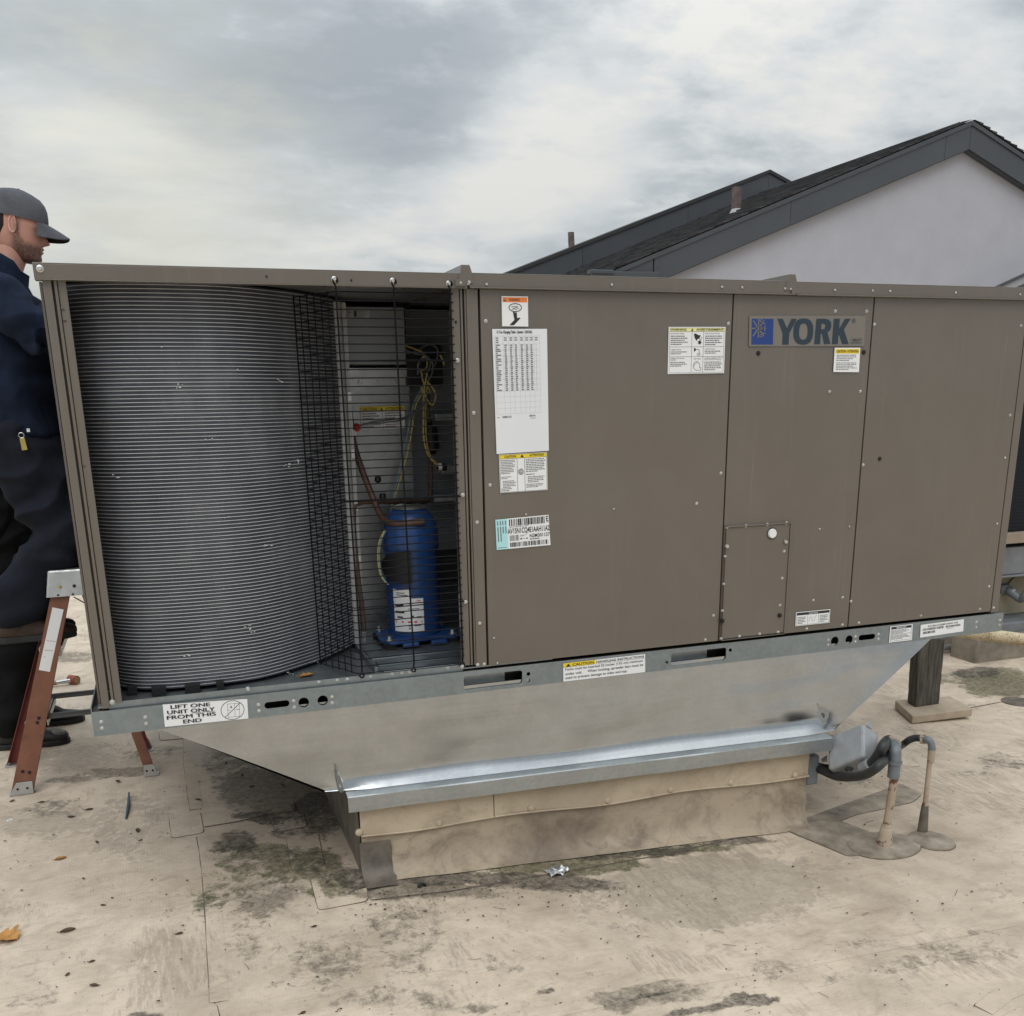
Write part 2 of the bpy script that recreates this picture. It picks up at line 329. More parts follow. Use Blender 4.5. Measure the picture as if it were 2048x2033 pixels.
# ------------------------------------------------------------------ mesh helpers
WLOC = {}
def finish(o, parent=None, loc=None):
    col.objects.link(o)
    if parent is not None:
        o.parent = parent; o.location = Vector(loc)-WLOC[parent.name]
    else: o.location = loc
    WLOC[o.name] = Vector(loc)
    return o
def tag(o, label=None, cat=None, group=None, kind=None):
    if label: o['label'] = label
    if cat: o['category'] = cat
    if group: o['group'] = group
    if kind: o['kind'] = kind
    return o
def empty(name, loc, label, cat, group=None):
    e = bpy.data.objects.new(name, None); e.empty_display_size = .1
    finish(e, None, Vector(loc)); return tag(e, label, cat, group)
class MB:
    def __init__(s): s.v = []; s.f = []; s.mi = []; s.uv = None
    def add(s, vs, fs, mi=0):
        k = len(s.v); s.v += [Vector(q) for q in vs]; s.f += [tuple(i+k for i in f) for f in fs]; s.mi += [mi]*len(fs); return s
    def box(s, a, b, M=None, mi=0):
        x0, y0, z0 = a; x1, y1, z1 = b
        vs = [Vector(q) for q in ((x0,y0,z0),(x1,y0,z0),(x1,y1,z0),(x0,y1,z0),(x0,y0,z1),(x1,y0,z1),(x1,y1,z1),(x0,y1,z1))]
        if M is not None: vs = [M @ q for q in vs]
        return s.add(vs, [(3,2,1,0),(4,5,6,7),(0,1,5,4),(1,2,6,5),(2,3,7,6),(3,0,4,7)], mi)
    def tube(s, pts, r, n=10, mi=0, cap=True, closed=False):
        pts = [Vector(p) for p in pts]; N = len(pts)
        rs = r if isinstance(r, (list, tuple)) else [r]*N
        t0 = None; rings = []
        for i, p in enumerate(pts):
            if i == 0: t = pts[1]-p
            elif i == N-1: t = p-pts[i-1]
            else: t = (pts[i+1]-p).normalized()+(p-pts[i-1]).normalized()
            t.normalize()
            if t0 is None:
                a = Vector((0, 0, 1)) if abs(t.z) < .9 else Vector((1, 0, 0))
                nx = t.cross(a).normalized()
            else: nx = (nx - t*nx.dot(t)).normalized()
            t0 = t; ny = t.cross(nx)
            rings.append([p+(nx*math.cos(2*math.pi*k/n)+ny*math.sin(2*math.pi*k/n))*rs[i] for k in range(n)])
        vs = [q for rg in rings for q in rg]; fs = []
        for i in range(N-1):
            for k in range(n): fs.append((i*n+k, i*n+(k+1) % n, (i+1)*n+(k+1) % n, (i+1)*n+k))
        if cap: fs.append(tuple(range(n-1, -1, -1))); fs.append(tuple((N-1)*n+k for k in range(n)))
        return s.add(vs, fs, mi)
    def lathe(s, c, prof, n=24, mi=0, axis='Z', a0=0, a1=2*math.pi):
        c = Vector(c); full = abs(a1-a0-2*math.pi) < 1e-6; m_ = n if full else n+1
        vs = []; fs = []
        for (r, h) in prof:
            for k in range(m_):
                a = a0+(a1-a0)*k/n; x, y = r*math.cos(a), r*math.sin(a)
                vs.append(c+(Vector((x, y, h)) if axis == 'Z' else Vector((x, h, y)) if axis == 'Y' else Vector((h, x, y))))
        for i in range(len(prof)-1):
            for k in range(n if full else n):
                k2 = (k+1) % m_
                fs.append((i*m_+k, i*m_+k2, (i+1)*m_+k2, (i+1)*m_+k))
        return s.add(vs, fs, mi)
    def prism(s, poly, d, mi=0):       # poly: 3D points of one planar face; d: extrusion vector
        d = Vector(d); n = len(poly); vs = [Vector(p) for p in poly]+[Vector(p)+d for p in poly]
        fs = [tuple(range(n-1, -1, -1)), tuple(range(n, 2*n))]+[(i, (i+1) % n, (i+1) % n+n, i+n) for i in range(n)]
        return s.add(vs, fs, mi)
    def grid(s, rows, mi=0, closed=False):
        n = len(rows[0]); vs = [q for r in rows for q in r]; fs = []
        for i in range(len(rows)-1):
            for k in range(n if closed else n-1):
                k2 = (k+1) % n; fs.append((i*n+k, i*n+k2, (i+1)*n+k2, (i+1)*n+k))
        return s.add(vs, fs, mi)
    def build(s, name, mats, parent=None, smooth=False, bevel=0, base=False, ang=35, recalc=True):
        if not isinstance(mats, (list, tuple)): mats = [mats]
        lo = Vector((min(v.x for v in s.v), min(v.y for v in s.v), min(v.z for v in s.v))); hi = Vector((max(v.x for v in s.v), max(v.y for v in s.v), max(v.z for v in s.v)))
        c = (lo+hi)/2
        if base: c.z = lo.z
        me = bpy.data.meshes.new(name); me.from_pydata([v-c for v in s.v], [], s.f); 
        for q in mats: me.materials.append(MATS[q])
        me.polygons.foreach_set('material_index', s.mi)
        if recalc:
            bm = bmesh.new(); bm.from_mesh(me); bmesh.ops.recalc_face_normals(bm, faces=bm.faces); bm.to_mesh(me); bm.free()
        if smooth: me.shade_smooth(); me.set_sharp_from_angle(angle=R(ang))
        me.update()
        o = bpy.data.objects.new(name, me); finish(o, parent, c)
        if bevel:
            bv = o.modifiers.new('bevel', 'BEVEL'); bv.width = bevel; bv.segments = 2; bv.limit_method = 'ANGLE'; bv.angle_limit = R(40)
        return o
def inst(src, loc, parent, rot=None, scale=None, name=None):
    o = src.copy()
    if name: o.name = name
    col.objects.link(o)
    o.parent = parent; o.location = Vector(loc)-(WLOC[parent.name] if parent else Vector((0, 0, 0)))
    if rot is not None: o.rotation_euler = rot
    if scale is not None: o.scale = (scale,)*3 if not hasattr(scale, '__len__') else scale
    WLOC[o.name] = Vector(loc); return o
def smoothpath(pts, n=6):
    pts = [Vector(p) for p in pts]; out = []
    for i in range(len(pts)-1):
        p0 = pts[max(0, i-1)]; p1 = pts[i]; p2 = pts[i+1]; p3 = pts[min(len(pts)-1, i+2)]
        for k in range(n):
            t = k/n
            out.append(.5*((2*p1)+(p2-p0)*t+(2*p0-5*p1+4*p2-p3)*t*t+(3*p1-p0-3*p2+p3)*t**3))
    out.append(pts[-1]); return out
def curve_mesh(splines, offset=0.):
    cd = bpy.data.curves.new('c', 'CURVE'); cd.dimensions = '2D'; cd.fill_mode = 'BOTH'; cd.offset = offset
    for sp in splines:
        s_ = cd.splines.new('POLY'); s_.points.add(len(sp)-1); s_.use_cyclic_u = True
        for q, (x, y) in zip(s_.points, sp): q.co = (x, y, 0, 1)
    o = bpy.data.objects.new('c', cd); me = bpy.data.meshes.new_from_object(o)
    r = ([v.co.copy() for v in me.vertices], [tuple(p.vertices) for p in me.polygons])
    bpy.data.objects.remove(o); bpy.data.curves.remove(cd); bpy.data.meshes.remove(me); return r
TXT = {}
def text_mesh(t, bold=0.):
    if (t, bold) in TXT: return TXT[(t, bold)]
    cd = bpy.data.curves.new('t', 'FONT'); cd.body = t; cd.offset = bold; cd.resolution_u = 3
    o = bpy.data.objects.new('t', cd); me = bpy.data.meshes.new_from_object(o)
    vs = [v.co.copy() for v in me.vertices]; fs = [tuple(p.vertices) for p in me.polygons]
    bpy.data.objects.remove(o); bpy.data.curves.remove(cd); bpy.data.meshes.remove(me)
    x0 = min(v.x for v in vs); x1 = max(v.x for v in vs); y0 = min(v.y for v in vs); y1 = max(v.y for v in vs)
    r = ([((v.x-x0)/(x1-x0), (v.y-y0)/max(1e-6, y1-y0)) for v in vs], fs); TXT[(t, bold)] = r; return r
def rrect(x0, y0, x1, y1, r, n=5):
    o = []
    for cx, cy, a in ((x1-r, y0+r, -90), (x1-r, y1-r, 0), (x0+r, y1-r, 90), (x0+r, y0+r, 180)):
        for k in range(n+1):
            t = R(a+90*k/n); o.append((cx+r*math.cos(t), cy+r*math.sin(t)))
    return o
def circ(x, y, r, n=20): return [(x+r*math.cos(2*math.pi*k/n), y+r*math.sin(2*math.pi*k/n)) for k in range(n)]
class Sticker:
    """a printed label: white sheet plus its print, on any four corners (TL, TR, BR, BL)"""
    def __init__(s, quad, nrm): s.q = [Vector(p) for p in quad]; s.n = Vector(nrm); s.mb = MB(); s.mats = []
    def m(s, u, v, h):
        a, b_, c, d = s.q; return (a*(1-u)+b_*u)*(1-v)+(d*(1-u)+c*u)*v+s.n*h
    def mi(s, name):
        if name not in s.mats: s.mats.append(name)
        return s.mats.index(name)
    def poly(s, pts, mt, L=0): s.mb.add([s.m(u, v, .0007+.0003*L) for u, v in pts], [tuple(range(len(pts)))], s.mi(mt))
    def rect(s, u0, v0, u1, v1, mt, L=0): s.poly([(u0, v0), (u1, v0), (u1, v1), (u0, v1)], mt, L)
    def frame(s, u0, v0, u1, v1, t, mt, asp=1, L=1):
        s.rect(u0, v0, u1, v0+t*asp, mt, L); s.rect(u0, v1-t*asp, u1, v1, mt, L); s.rect(u0, v0+t*asp, u0+t, v1-t*asp, mt, L); s.rect(u1-t, v0+t*asp, u1, v1-t*asp, mt, L)
    def text(s, t, u0, v0, u1, v1, mt='ink', bold=0., L=2):
        vs, fs = text_mesh(t, bold); s.mb.add([s.m(u0+(u1-u0)*x, v1+(v0-v1)*y, .0007+.0003*L) for x, y in vs], fs, s.mi(mt))
    def lines(s, u0, v0, u1, v1, n, mt='ink_soft', fill=.5, seed=1):
        rn = random.Random(seed); dv = (v1-v0)/n
        for k in range(n):
            u = u0; end = u1-(u1-u0)*(rn.random()*.25 if k < n-1 else .4)
            while u < end:
                wl = (u1-u0)*rn.uniform(.05, .17); e = min(end, u+wl); s.rect(u, v0+dv*(k+.25), e, v0+dv*(k+.25+fill), mt, 1); u = e+(u1-u0)*.022
    def bars(s, u0, v0, u1, v1, n, seed=3, mt='ink'):
        rn = random.Random(seed); u = u0; wd = (u1-u0)/n
        while u < u1:
            b_ = wd*rn.choice((.35, .5, .8, 1.1)); s.rect(u, v0, min(u1, u+b_), v1, mt, 1); u += b_+wd*rn.choice((.3, .45, .7))
    def curve(s, pts, t, mt, asp=1., L=2):
        for (a, b_) in zip(pts[:-1], pts[1:]):
            d = Vector((b_[0]-a[0], (b_[1]-a[1])/asp)); 
            if d.length < 1e-9: continue
            d.normalize(); nx, ny = -d.y*t/2, d.x*t/2*asp
            s.poly([(a[0]+nx, a[1]+ny), (b_[0]+nx, b_[1]+ny), (b_[0]-nx, b_[1]-ny), (a[0]-nx, a[1]-ny)], mt, L)
    def build(s, parent, name='label', base='white', label=None, prn='print'):
        bm_ = MB(); q = [p+s.n*.0001 for p in s.q]; bm_.prism(q, s.n*.0005); o = bm_.build(name, base, parent)
        if label: o['label'] = label
        if s.mb.v: s.mb.build(prn, s.mats, o if parent.parent is None else parent, recalc=False)
        return o
# ------------------------------------------------------------------ the roof
import numpy as np
def stain_shade_marks(o):
    """how strongly each kind of stain sits at every vertex of a roof sheet"""
    oc = WLOC[o.name]; co = [v.co+oc for v in o.data.vertices]
    wx = np.array([c.x+.07*noise.noise(c*2.3)+.03*noise.noise(c*7.1) for c in co]); wy = np.array([c.y+.10*noise.noise(c*2.1+Vector((5, 5, 5)))+.035*noise.noise(c*6.3+Vector((9, 1, 2))) for c in co])
    acc = {k: np.zeros(len(co)) for k in 'wdgk'}
    for (ce, a, bb, hard, kind, s) in ST:
        det = a.x*bb.y-a.y*bb.x; dx = wx-ce.x; dy = wy-ce.y
        u = (dx*bb.y-dy*bb.x)/det; v = (-dx*a.y+dy*a.x)/det; d = np.clip(1-(u*u+v*v)/1.5, 0, 1)
        acc[kind] = np.maximum(acc[kind], s*d*d*(3-2*d))
    for k in 'wdgk':
        at = o.data.attributes.new('stain_shade_'+k, 'FLOAT', 'POINT'); at.data.foreach_set('value', acc[k].astype(np.float32))
g_ = MB(); xs = [-150, -20, -4]+[-1.3+.025*k for k in range(277)]+[8, 30, 150]; ys = [-60, -4]+[-1.6+.025*k for k in range(233)]+[8, 15, 160]; xs[xs.index(min(xs, key=lambda v: abs(v-.75)))] = .75
g_.grid([[Vector((x, y, gz(x))) for x in xs] for y in ys])
roof = g_.build('roof_surface', 'membrane'); tag(roof, 'tan single-ply roof membrane, stained and patched', 'roof', kind='structure'); stain_shade_marks(roof)
def subdiv(poly, step=.08):
    o = []
    for a, b_ in zip(poly, poly[1:]+poly[:1]):
        n = max(1, int((b_-a).length/step))
        for k in range(n): o.append(a.lerp(b_, k/n))
    return o
def roundpoly(pts, r=.02):
    o = []; n = len(pts)
    for i in range(n):
        p = pts[i]; a = (pts[i-1]-p); b_ = (pts[(i+1) % n]-p); ra = min(r, a.length*.4); rb = min(r, b_.length*.4)
        A = p+a.normalized()*ra; B = p+b_.normalized()*rb
        for k in range(5):
            t = k/4; o.append(A*(1-t)**2+p*2*t*(1-t)+B*t*t)
    return o
def patch(pix, name, mt='membrane', h=.0035, r=.02, dirt=True, dw=.0038):
    """a membrane piece welded on the roof, with the dirt caught along its edge"""
    pts = roundpoly([G(*q) for q in pix], r)
    for p in pts: p.z = gz(p.x)
    c0 = sum(pts, Vector())/len(pts); rows = [[p+Vector((0, 0, .0005)) for p in pts]]
    for f in (1., .985, .85, .68, .5, .32, .15): rows.append([c0+(p-c0)*f+Vector((0, 0, h if f < 1 else h*.9)) for p in pts])
    o = MB().grid(rows, closed=True); o.f.append(tuple(range(len(o.v)-len(pts), len(o.v)))); o.mi.append(0); o = o.build(name, mt, roof)
    if mt == 'membrane': stain_shade_marks(o)
    if dirt:
        c = sum(pts, Vector())/len(pts); ring = subdiv(pts, .05); rows = [[], []]
        for i, p in enumerate(ring+ring[:1]):
            t = (ring[(i+1) % len(ring)]-ring[(i-1) % len(ring)]); nrm = Vector((t.y, -t.x, 0)).normalized()
            if nrm.dot(p-c) < 0: nrm = -nrm
            wd = dw*(.25+1.6*abs(noise.noise(p*9)))
            rows[0].append(p+Vector((0, 0, .0032))-nrm*.001); rows[1].append(p+nrm*wd+Vector((0, 0, .0006)))
        MB().grid(rows).build('seam_dirt', 'seam_dirt', o)
    return o
def seam(pix, name='membrane_seam', wd=.05, dw=.0036):
    pts = [G(*q) for q in pix]; full = []
    for a, b_ in zip(pts[:-1], pts[1:]):
        n = max(2, int((b_-a).length/.06)); full += [a.lerp(b_, k/n) for k in range(n)]
    full.append(pts[-1]); L = []; Rr = []; Dd = []
    for i, p in enumerate(full):
        t = full[min(i+1, len(full)-1)]-full[max(i-1, 0)]; nr = Vector((-t.y, t.x, 0)).normalized()
        j = nr*.004*noise.noise(p*3); p = Vector((p.x, p.y, gz(p.x)))+j
        L.append(p+nr*wd+Vector((0, 0, .0008))); Rr.append(p+Vector((0, 0, .0042)))
        Dd.append(p-nr*dw*(.2+1.8*abs(noise.noise(p*7)))+Vector((0, 0, .0012)))
    o = MB().grid([L, Rr]).build(name, 'membrane', roof); stain_shade_marks(o)
    MB().grid([[q-Vector((0, 0, .0006)) for q in Rr], Dd]).build('seam_dirt', 'seam_dirt', o)
seam([(344, 1375), (347, 1450), (358, 1530)])
seam([(372, 1580), (382, 1660), (388, 1740), (396, 1895)])
seam([(1932, 1726), (1700, 1770), (1500, 1808), (1300, 1841), (1180, 1869), (1060, 1895), (960, 1918)])
seam([(385, 1562), (450, 1551), (520, 1534)])
seam([(700, 1700), (850, 1683), (1050, 1649), (1250, 1614), (1470, 1563)])
seam([(1932, 1848), (1880, 1870), (1840, 1900)], dw=.003)
seam([(770, 1918), (690, 1900), (560, 1918)], dw=.003)
seam([(1780, 1345), (1932, 1318)], dw=.004)
seam([(170, 1229), (90, 1229), (0, 1232)], dw=.012)
seam([(150, 1163), (60, 1163), (0, 1164)], dw=.010)
seam([(200, 1283), (60, 1289), (0, 1292)], dw=.006)
seam([(1720, 1268), (1660, 1262)], dw=.008)
patch([(319, 1539), (378, 1533), (385, 1572), (324, 1583)], 'membrane_patch')
patch([(335, 1925), (340, 1903), (408, 1893), (415, 1925)], 'membrane_patch')
patch([(511, 1517), (553, 1512), (560, 1530), (517, 1536)], 'membrane_patch', h=.004)
patch([(512, 1541), (572, 1532), (580, 1560), (520, 1572)], 'membrane_patch')
patch([(540, 1580), (600, 1572), (612, 1632), (552, 1644)], 'membrane_patch')
patch([(586, 1660), (690, 1640), (694, 1701), (601, 1719)], 'membrane_patch', h=.005)
patch([(300, 1380), (350, 1376), (345, 1395), (302, 1398)], 'membrane_patch')
patch([(1495, 1572), (1520, 1545), (1700, 1480), (1740, 1500), (1720, 1515), (1610, 1540), (1560, 1560)], 'dark_flashing_patch', 'membrane_mid', h=.004)
patch([(1480, 1566), (1570, 1545), (1690, 1590), (1640, 1612), (1600, 1617)], 'dark_flashing_patch', 'membrane_mid', h=.006)
patch([(612, 1648), (645, 1634), (690, 1652), (735, 1660), (716, 1674), (680, 1680), (640, 1692)], 'corner_patch', 'membrane', h=.0065)

# ------------------------------------------------------------------ roof curb
CX0, CX1 = .755, 2.475
def cy(x): return -.03*(x-.75)
def wall_strip(y_of, z0f, z1f, x0, x1, bulge=0., n=60, nz=4):
    rows = []
    for k in range(nz+1):
        row = []
        for i in range(n+1):
            x = x0+(x1-x0)*i/n; a = z0f(x); b_ = z1f(x); z = a+(b_-a)*k/nz
            row.append(Vector((x, y_of(x)-bulge*(noise.noise(Vector((x*2.6, z*7, 3)))+.5), z)))
        rows.append(row)
    return rows
curb = empty('roof_curb', (1.6, .9, -.035), 'tan membrane-wrapped roof curb under the sheet metal adapter', 'roof curb')
ZL = lambda x: .262-.012*(x-.75)          # underside of the adapter lip
core = MB(); core.add([(CX0, cy(CX0)+.004, -.01), (CX1, cy(CX1)+.004, -.1), (CX1, 1.95, -.1), (CX0, 1.95, -.01), (CX0, cy(CX0)+.004, .3), (CX1, cy(CX1)+.004, .28), (CX1, 1.95, .28), (CX0, 1.95, .3)],
    [(3,2,1,0),(4,5,6,7),(0,1,5,4),(1,2,6,5),(2,3,7,6),(3,0,4,7)])
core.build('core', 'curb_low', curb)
mid = lambda x: ZL(x)-.105-.006*math.sin((x-.75)*9.0)
# lower sheet: up the wall and out over a small cant at the foot
rows = []
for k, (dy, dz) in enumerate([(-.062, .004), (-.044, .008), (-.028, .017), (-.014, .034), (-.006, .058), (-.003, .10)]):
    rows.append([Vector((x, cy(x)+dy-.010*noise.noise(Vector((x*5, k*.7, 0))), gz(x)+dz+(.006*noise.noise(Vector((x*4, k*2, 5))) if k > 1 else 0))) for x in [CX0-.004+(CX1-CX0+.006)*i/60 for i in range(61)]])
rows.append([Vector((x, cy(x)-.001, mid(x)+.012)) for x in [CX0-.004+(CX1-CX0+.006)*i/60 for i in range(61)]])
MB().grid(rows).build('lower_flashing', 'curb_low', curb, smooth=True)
# two upper flaps butting at a vertical joint
xj = 1.215
for a, b_ in ((CX0-.006, xj-.003), (xj, CX1+.003)):
    rows = wall_strip(lambda x: cy(x)-.008, mid, lambda x: ZL(x)+.02, a, b_, .006, 40, 5)
    MB().grid(rows).build('upper_flap', 'curb_membrane', curb, smooth=True)
    hem = [Vector((x, cy(x)-.0135-.004*noise.noise(Vector((x*5, 1, 1))), mid(x)-.001)) for x in [a+(b_-a)*i/40 for i in range(41)]]
    MB().tube(hem, .0038, 6).build('hem', 'curb_membrane', curb, smooth=True)
stud = MB(); stud.lathe((0, 0, 0), [(0, -.008), (.007, -.007), (.010, -.003), (.013, 0), (.013, .003)], 12, axis='Y')
stud_o = None
for px, py in [(679, 1587), (829, 1555), (1003, 1532), (1147, 1509), (1266, 1490), (1380, 1470), (1502, 1453)]:
    p = P(px, py, cy(unproj(px, py, 0, 1).x)-.014); p.z = mid(p.x)+.012
    if stud_o is None: 
        mb = MB(); mb.lathe(p, [(.0005, -.008), (.007, -.007), (.010, -.003), (.013, 0), (.013, .006)], 12, axis='Y'); stud_o = mb.build('fastener', 'curb_membrane', curb, smooth=True)
    else: inst(stud_o, p, curb, name='fastener')
# dark stained corner wrap and torn edges at the left corner
rows = []
for k, (dy, dz) in enumerate([(-.10, .006), (-.064, .009), (-.047, .012), (-.031, .021), (-.017, .038), (-.009, .062), (-.007, .10), (-.006, .128)]):
    rows.append([Vector((x, cy(x)+dy-.004*noise.noise(Vector((x*9, k, 4))), gz(x)+dz+.01*max(0, noise.noise(Vector((x*14, k*.8, 2))))*(k == 7))) for x in [CX0-.012+(.105+.014*noise.noise(Vector((k*1.7, 1, 1))))*i/12 for i in range(13)]])
MB().grid(rows).build('corner_wrap', 'membrane_dark', curb, smooth=True)
lw = [[Vector((CX0-.006-.012*abs(noise.noise(Vector((y*4, z*6, 2)))), y, z)) for y in [-.004+1.9*i/40 for i in range(41)]] for z in (-.0, .05, .1, .15, .2, .26, .29)]
MB().grid(lw).build('side_flashing', 'membrane_dark', curb, smooth=True)
fit = MB(); a = P(1524, 1425, -.03); b_ = P(1545, 1475, -.03)
fit.box((2.484, -.05, b_.z), (2.535, .06, a.z)); fit.build('conduit_fitting', 'pvc_grey', curb, bevel=.006)

# ------------------------------------------------------------------ adapter
ad = empty('curb_adapter', (1.6, .9, .26), 'shiny galvanised sheet metal curb adapter tapering under the unit', 'curb adapter')
def face(x_tl, x_tr, x_br, x_bl, z_t, z_b, y_t, y_b, nx=60, nz=12, amp=.007):
    rows = []
    for k in range(nz+1):
        t = k/nz; row = []
        for i in range(nx+1):
            s_ = i/nx; xl = x_tl+(x_bl-x_tl)*t; xr = x_tr+(x_br-x_tr)*t; x = xl+(xr-xl)*s_
            yb = y_b+cy(x)*1.0
            env = math.sin(math.pi*min(1, max(0, s_)))**.5*math.sin(math.pi*t)**.5
            row.append(Vector((x, y_t+(yb-y_t)*t-.022*max(0, (t-.86)/.14)**2*min(1, s_*14, (1-s_)*14)+amp*env*(noise.noise(Vector((x*2.4+t*1.1, t*1.2, 9)))+.4*noise.noise(Vector((x*4, t*5, 2)))), z_t+(z_b(x)-z_t)*t)))
        rows.append(row)
    return rows
zb = lambda x: ZL(x)+.062
front = face(.112, 3.10, 2.60, .645, .63, zb, .006, .014, nz=24)
# bottom of the front face curls out into the flange
fl = [[Vector((q.x, q.y-.003, q.z-.004)) for q in front[-1]], [Vector((q.x, q.y-.012, q.z-.006)) for q in front[-1]]]
MB().grid(front+fl[:1]).build('front_panel', 'sheet', ad, smooth=True, ang=60)
flg = MB(); x0, x1 = .708, 2.545
tp = [(x, cy(x)-.010, zb(x)-.0045) for x in (x0, x1)]; lp = [(x, cy(x)-.050, zb(x)-.0085) for x in (x0, x1)]; lb = [(x, cy(x)-.051, ZL(x)) for x in (x0, x1)]
N = 30
def lerp2(pr, i): return Vector(pr[0]).lerp(Vector(pr[1]), i/N)
wob = lambda i, a: a*noise.noise(Vector((i*.23, 4, a*100)))
flg.grid([[lerp2(tp, i) for i in range(N+1)], [lerp2(lp, i)+Vector((0, .004, .0)) for i in range(N+1)], [lerp2(lp, i)+Vector((0, 0, -.003+wob(i, .002))) for i in range(N+1)], [lerp2(lb, i)+Vector((0, wob(i, .003), wob(i, .002))) for i in range(N+1)], [lerp2(lb, i)+Vector((0, .003, 0)) for i in range(N+1)]])
flg.build('flange', 'galv_bright', ad, smooth=True, ang=30)
sd = MB()
sd.add([(.112, .024, .63), (.112, 2.15, .63), (.645, 1.93, .30), (.645, .010, .318)], [(0, 1, 2, 3)])
sd.build('end_panel', 'sheet', ad)
MB().add([(3.10, .024, .63), (3.10, 2.15, .63), (2.60, 1.93, .29), (2.60, -.04, .296)], [(0, 1, 2, 3)]).build('end_panel', 'sheet', ad)
MB().add([(.112, 2.15, .63), (3.10, 2.15, .63), (2.60, 1.93, .29), (.645, 1.93, .31)], [(0, 1, 2, 3)]).build('back_panel', 'sheet', ad)
def lug(px, py, s_, tilt):
    c = P(px, py, -.034); prof = []
    pts = [(-.030, -.036), (.004, -.036), (.022, -.028), (.033, -.005), (.030, .018), (.012, .034), (-.006, .036), (-.012, .05), (-.016, .034), (-.03, .034)]
    vs, fs = curve_mesh([pts, circ(.006, -.002, .0125, 14)])
    M = Matrix.Translation(c) @ Euler((0, 0, tilt)).to_matrix().to_4x4() @ Matrix.Scale(s_, 4) 
    q = MB()
    for off in (0, .004): q.add([M @ Vector((v.x, off, v.y)) for v in vs], fs)
    for loop in (pts, circ(.006, -.002, .0125, 14)):
        k = len(loop)
        for i in range(k):
            a = loop[i]; b2 = loop[(i+1) % k]; q.add([M @ Vector((a[0], 0, a[1])), M @ Vector((b2[0], 0, b2[1])), M @ Vector((b2[0], .004, b2[1])), M @ Vector((a[0], .004, a[1]))], [(0, 1, 2, 3)])
    return q.build('lifting_lug', 'galv_bright', ad)
lug(1548, 1350, .95, R(-28)); lug(641, 1480, .8, R(-78))

# ------------------------------------------------------------------ the packaged rooftop unit
unit = empty('rooftop_unit', (1.7, 1.1, .605), 'large brown packaged rooftop air conditioner with curved coil and blue compressor', 'rooftop unit')
ZR0, ZR1, ZT0, ZT1 = .605, .681, 1.868, 1.905
def plate_y(outer, holes, y, t, name, mt, parent, bevel=0):
    vs, fs = curve_mesh([outer]+holes); q = MB()
    q.add([Vector((v.x, y, v.y)) for v in vs], fs); q.add([Vector((v.x, y+t, v.y)) for v in vs], fs)
    for loop in [outer]+holes:
        k = len(loop)
        for i in range(k):
            a = loop[i]; b_ = loop[(i+1) % k]; q.add([(a[0], y, a[1]), (b_[0], y, b_[1]), (b_[0], y+t, b_[1]), (a[0], y+t, a[1])], [(0, 1, 2, 3)])
    return q.build(name, mt, parent, bevel=bevel)
def px2(px, py): p = P(px, py, 0); return p.x, p.z
def pslot(x0, y0, x1, y1, r):
    a = P(x0, y0, 0); b_ = P(x1, y1, 0); zc = (a.z+b_.z)/2; return rrect(a.x, zc-r, b_.x, zc+r, r*.98, 6)
holes = [pslot(499, 1332, 546, 1327, .0105)]
for x, y, r in [(573, 1326, .0165), (609, 1322, .0165), (997, 1272, .0068), (997, 1284, .0068), (1258, 1250, .0065), (1378, 1227, .0065), (1575, 1210, .0175), (1602, 1207, .0165)]:
    c = px2(x, y); holes.append(circ(c[0], c[1], r))
holes.append(pslot(1620, 1204, 1651, 1201, .0105))
pk = []
for x0, x1 in ((875, 985), (1265, 1369)):
    a = P(x0, 1285, 0).x; b_ = P(x1, 1255, 0).x
    q = rrect(a, .618, b_, .664, .009, 4); holes.append(q); pk.append((a, b_))
rail = plate_y(rrect(-.02, ZR0, 3.42, ZR1, .004, 2), holes, 0, .003, 'base_rail', 'galv', unit)
mb = MB(); mb.box((-.018, .0035, ZR1-.004), (3.418, .06, ZR1-.001)); mb.box((-.018, .0035, ZR0+.001), (3.418, .06, ZR0+.004)); mb.box((-.018, .06, ZR0+.001), (3.418, .063, ZR1-.001))
mb.build('rail_channel', 'paint_dark', rail)
mb = MB(); mb.box((-.020, .004, ZR0), (-.017, 2.2, ZR1+.012)); mb.box((3.417, .004, ZR0), (3.42, 2.2, ZR1)); mb.box((-.02, 2.2, ZR0), (3.42, 2.203, ZR1)); mb.build('side_rail', 'galv', unit)
for a, b_ in pk:
    mb = MB(); mb.box((a+.002, .004, .612), (b_-.002, .058, .6165)); mb.box((a+.002, .052, .618), (a+(b_-a)*.78, .0595, .664)); mb.build('fork_pocket', 'galv_bright', unit)
mb = MB(); mb.box((.03, .012, ZR1-.002), (1.128, .0145, .702)); mb.build('pan_flange', 'galv', unit)
jx = P(760, 1275, .012).x
mb = MB(); mb.box((0, .0146, .686), (1.45, 2.18, .690)); mb.build('base_pan', 'galv_pan', unit)
mb = MB(); mb.box((-.0, .06, .612), (3.4, 2.18, .64)); mb.build('underside', 'paint_dark', unit)

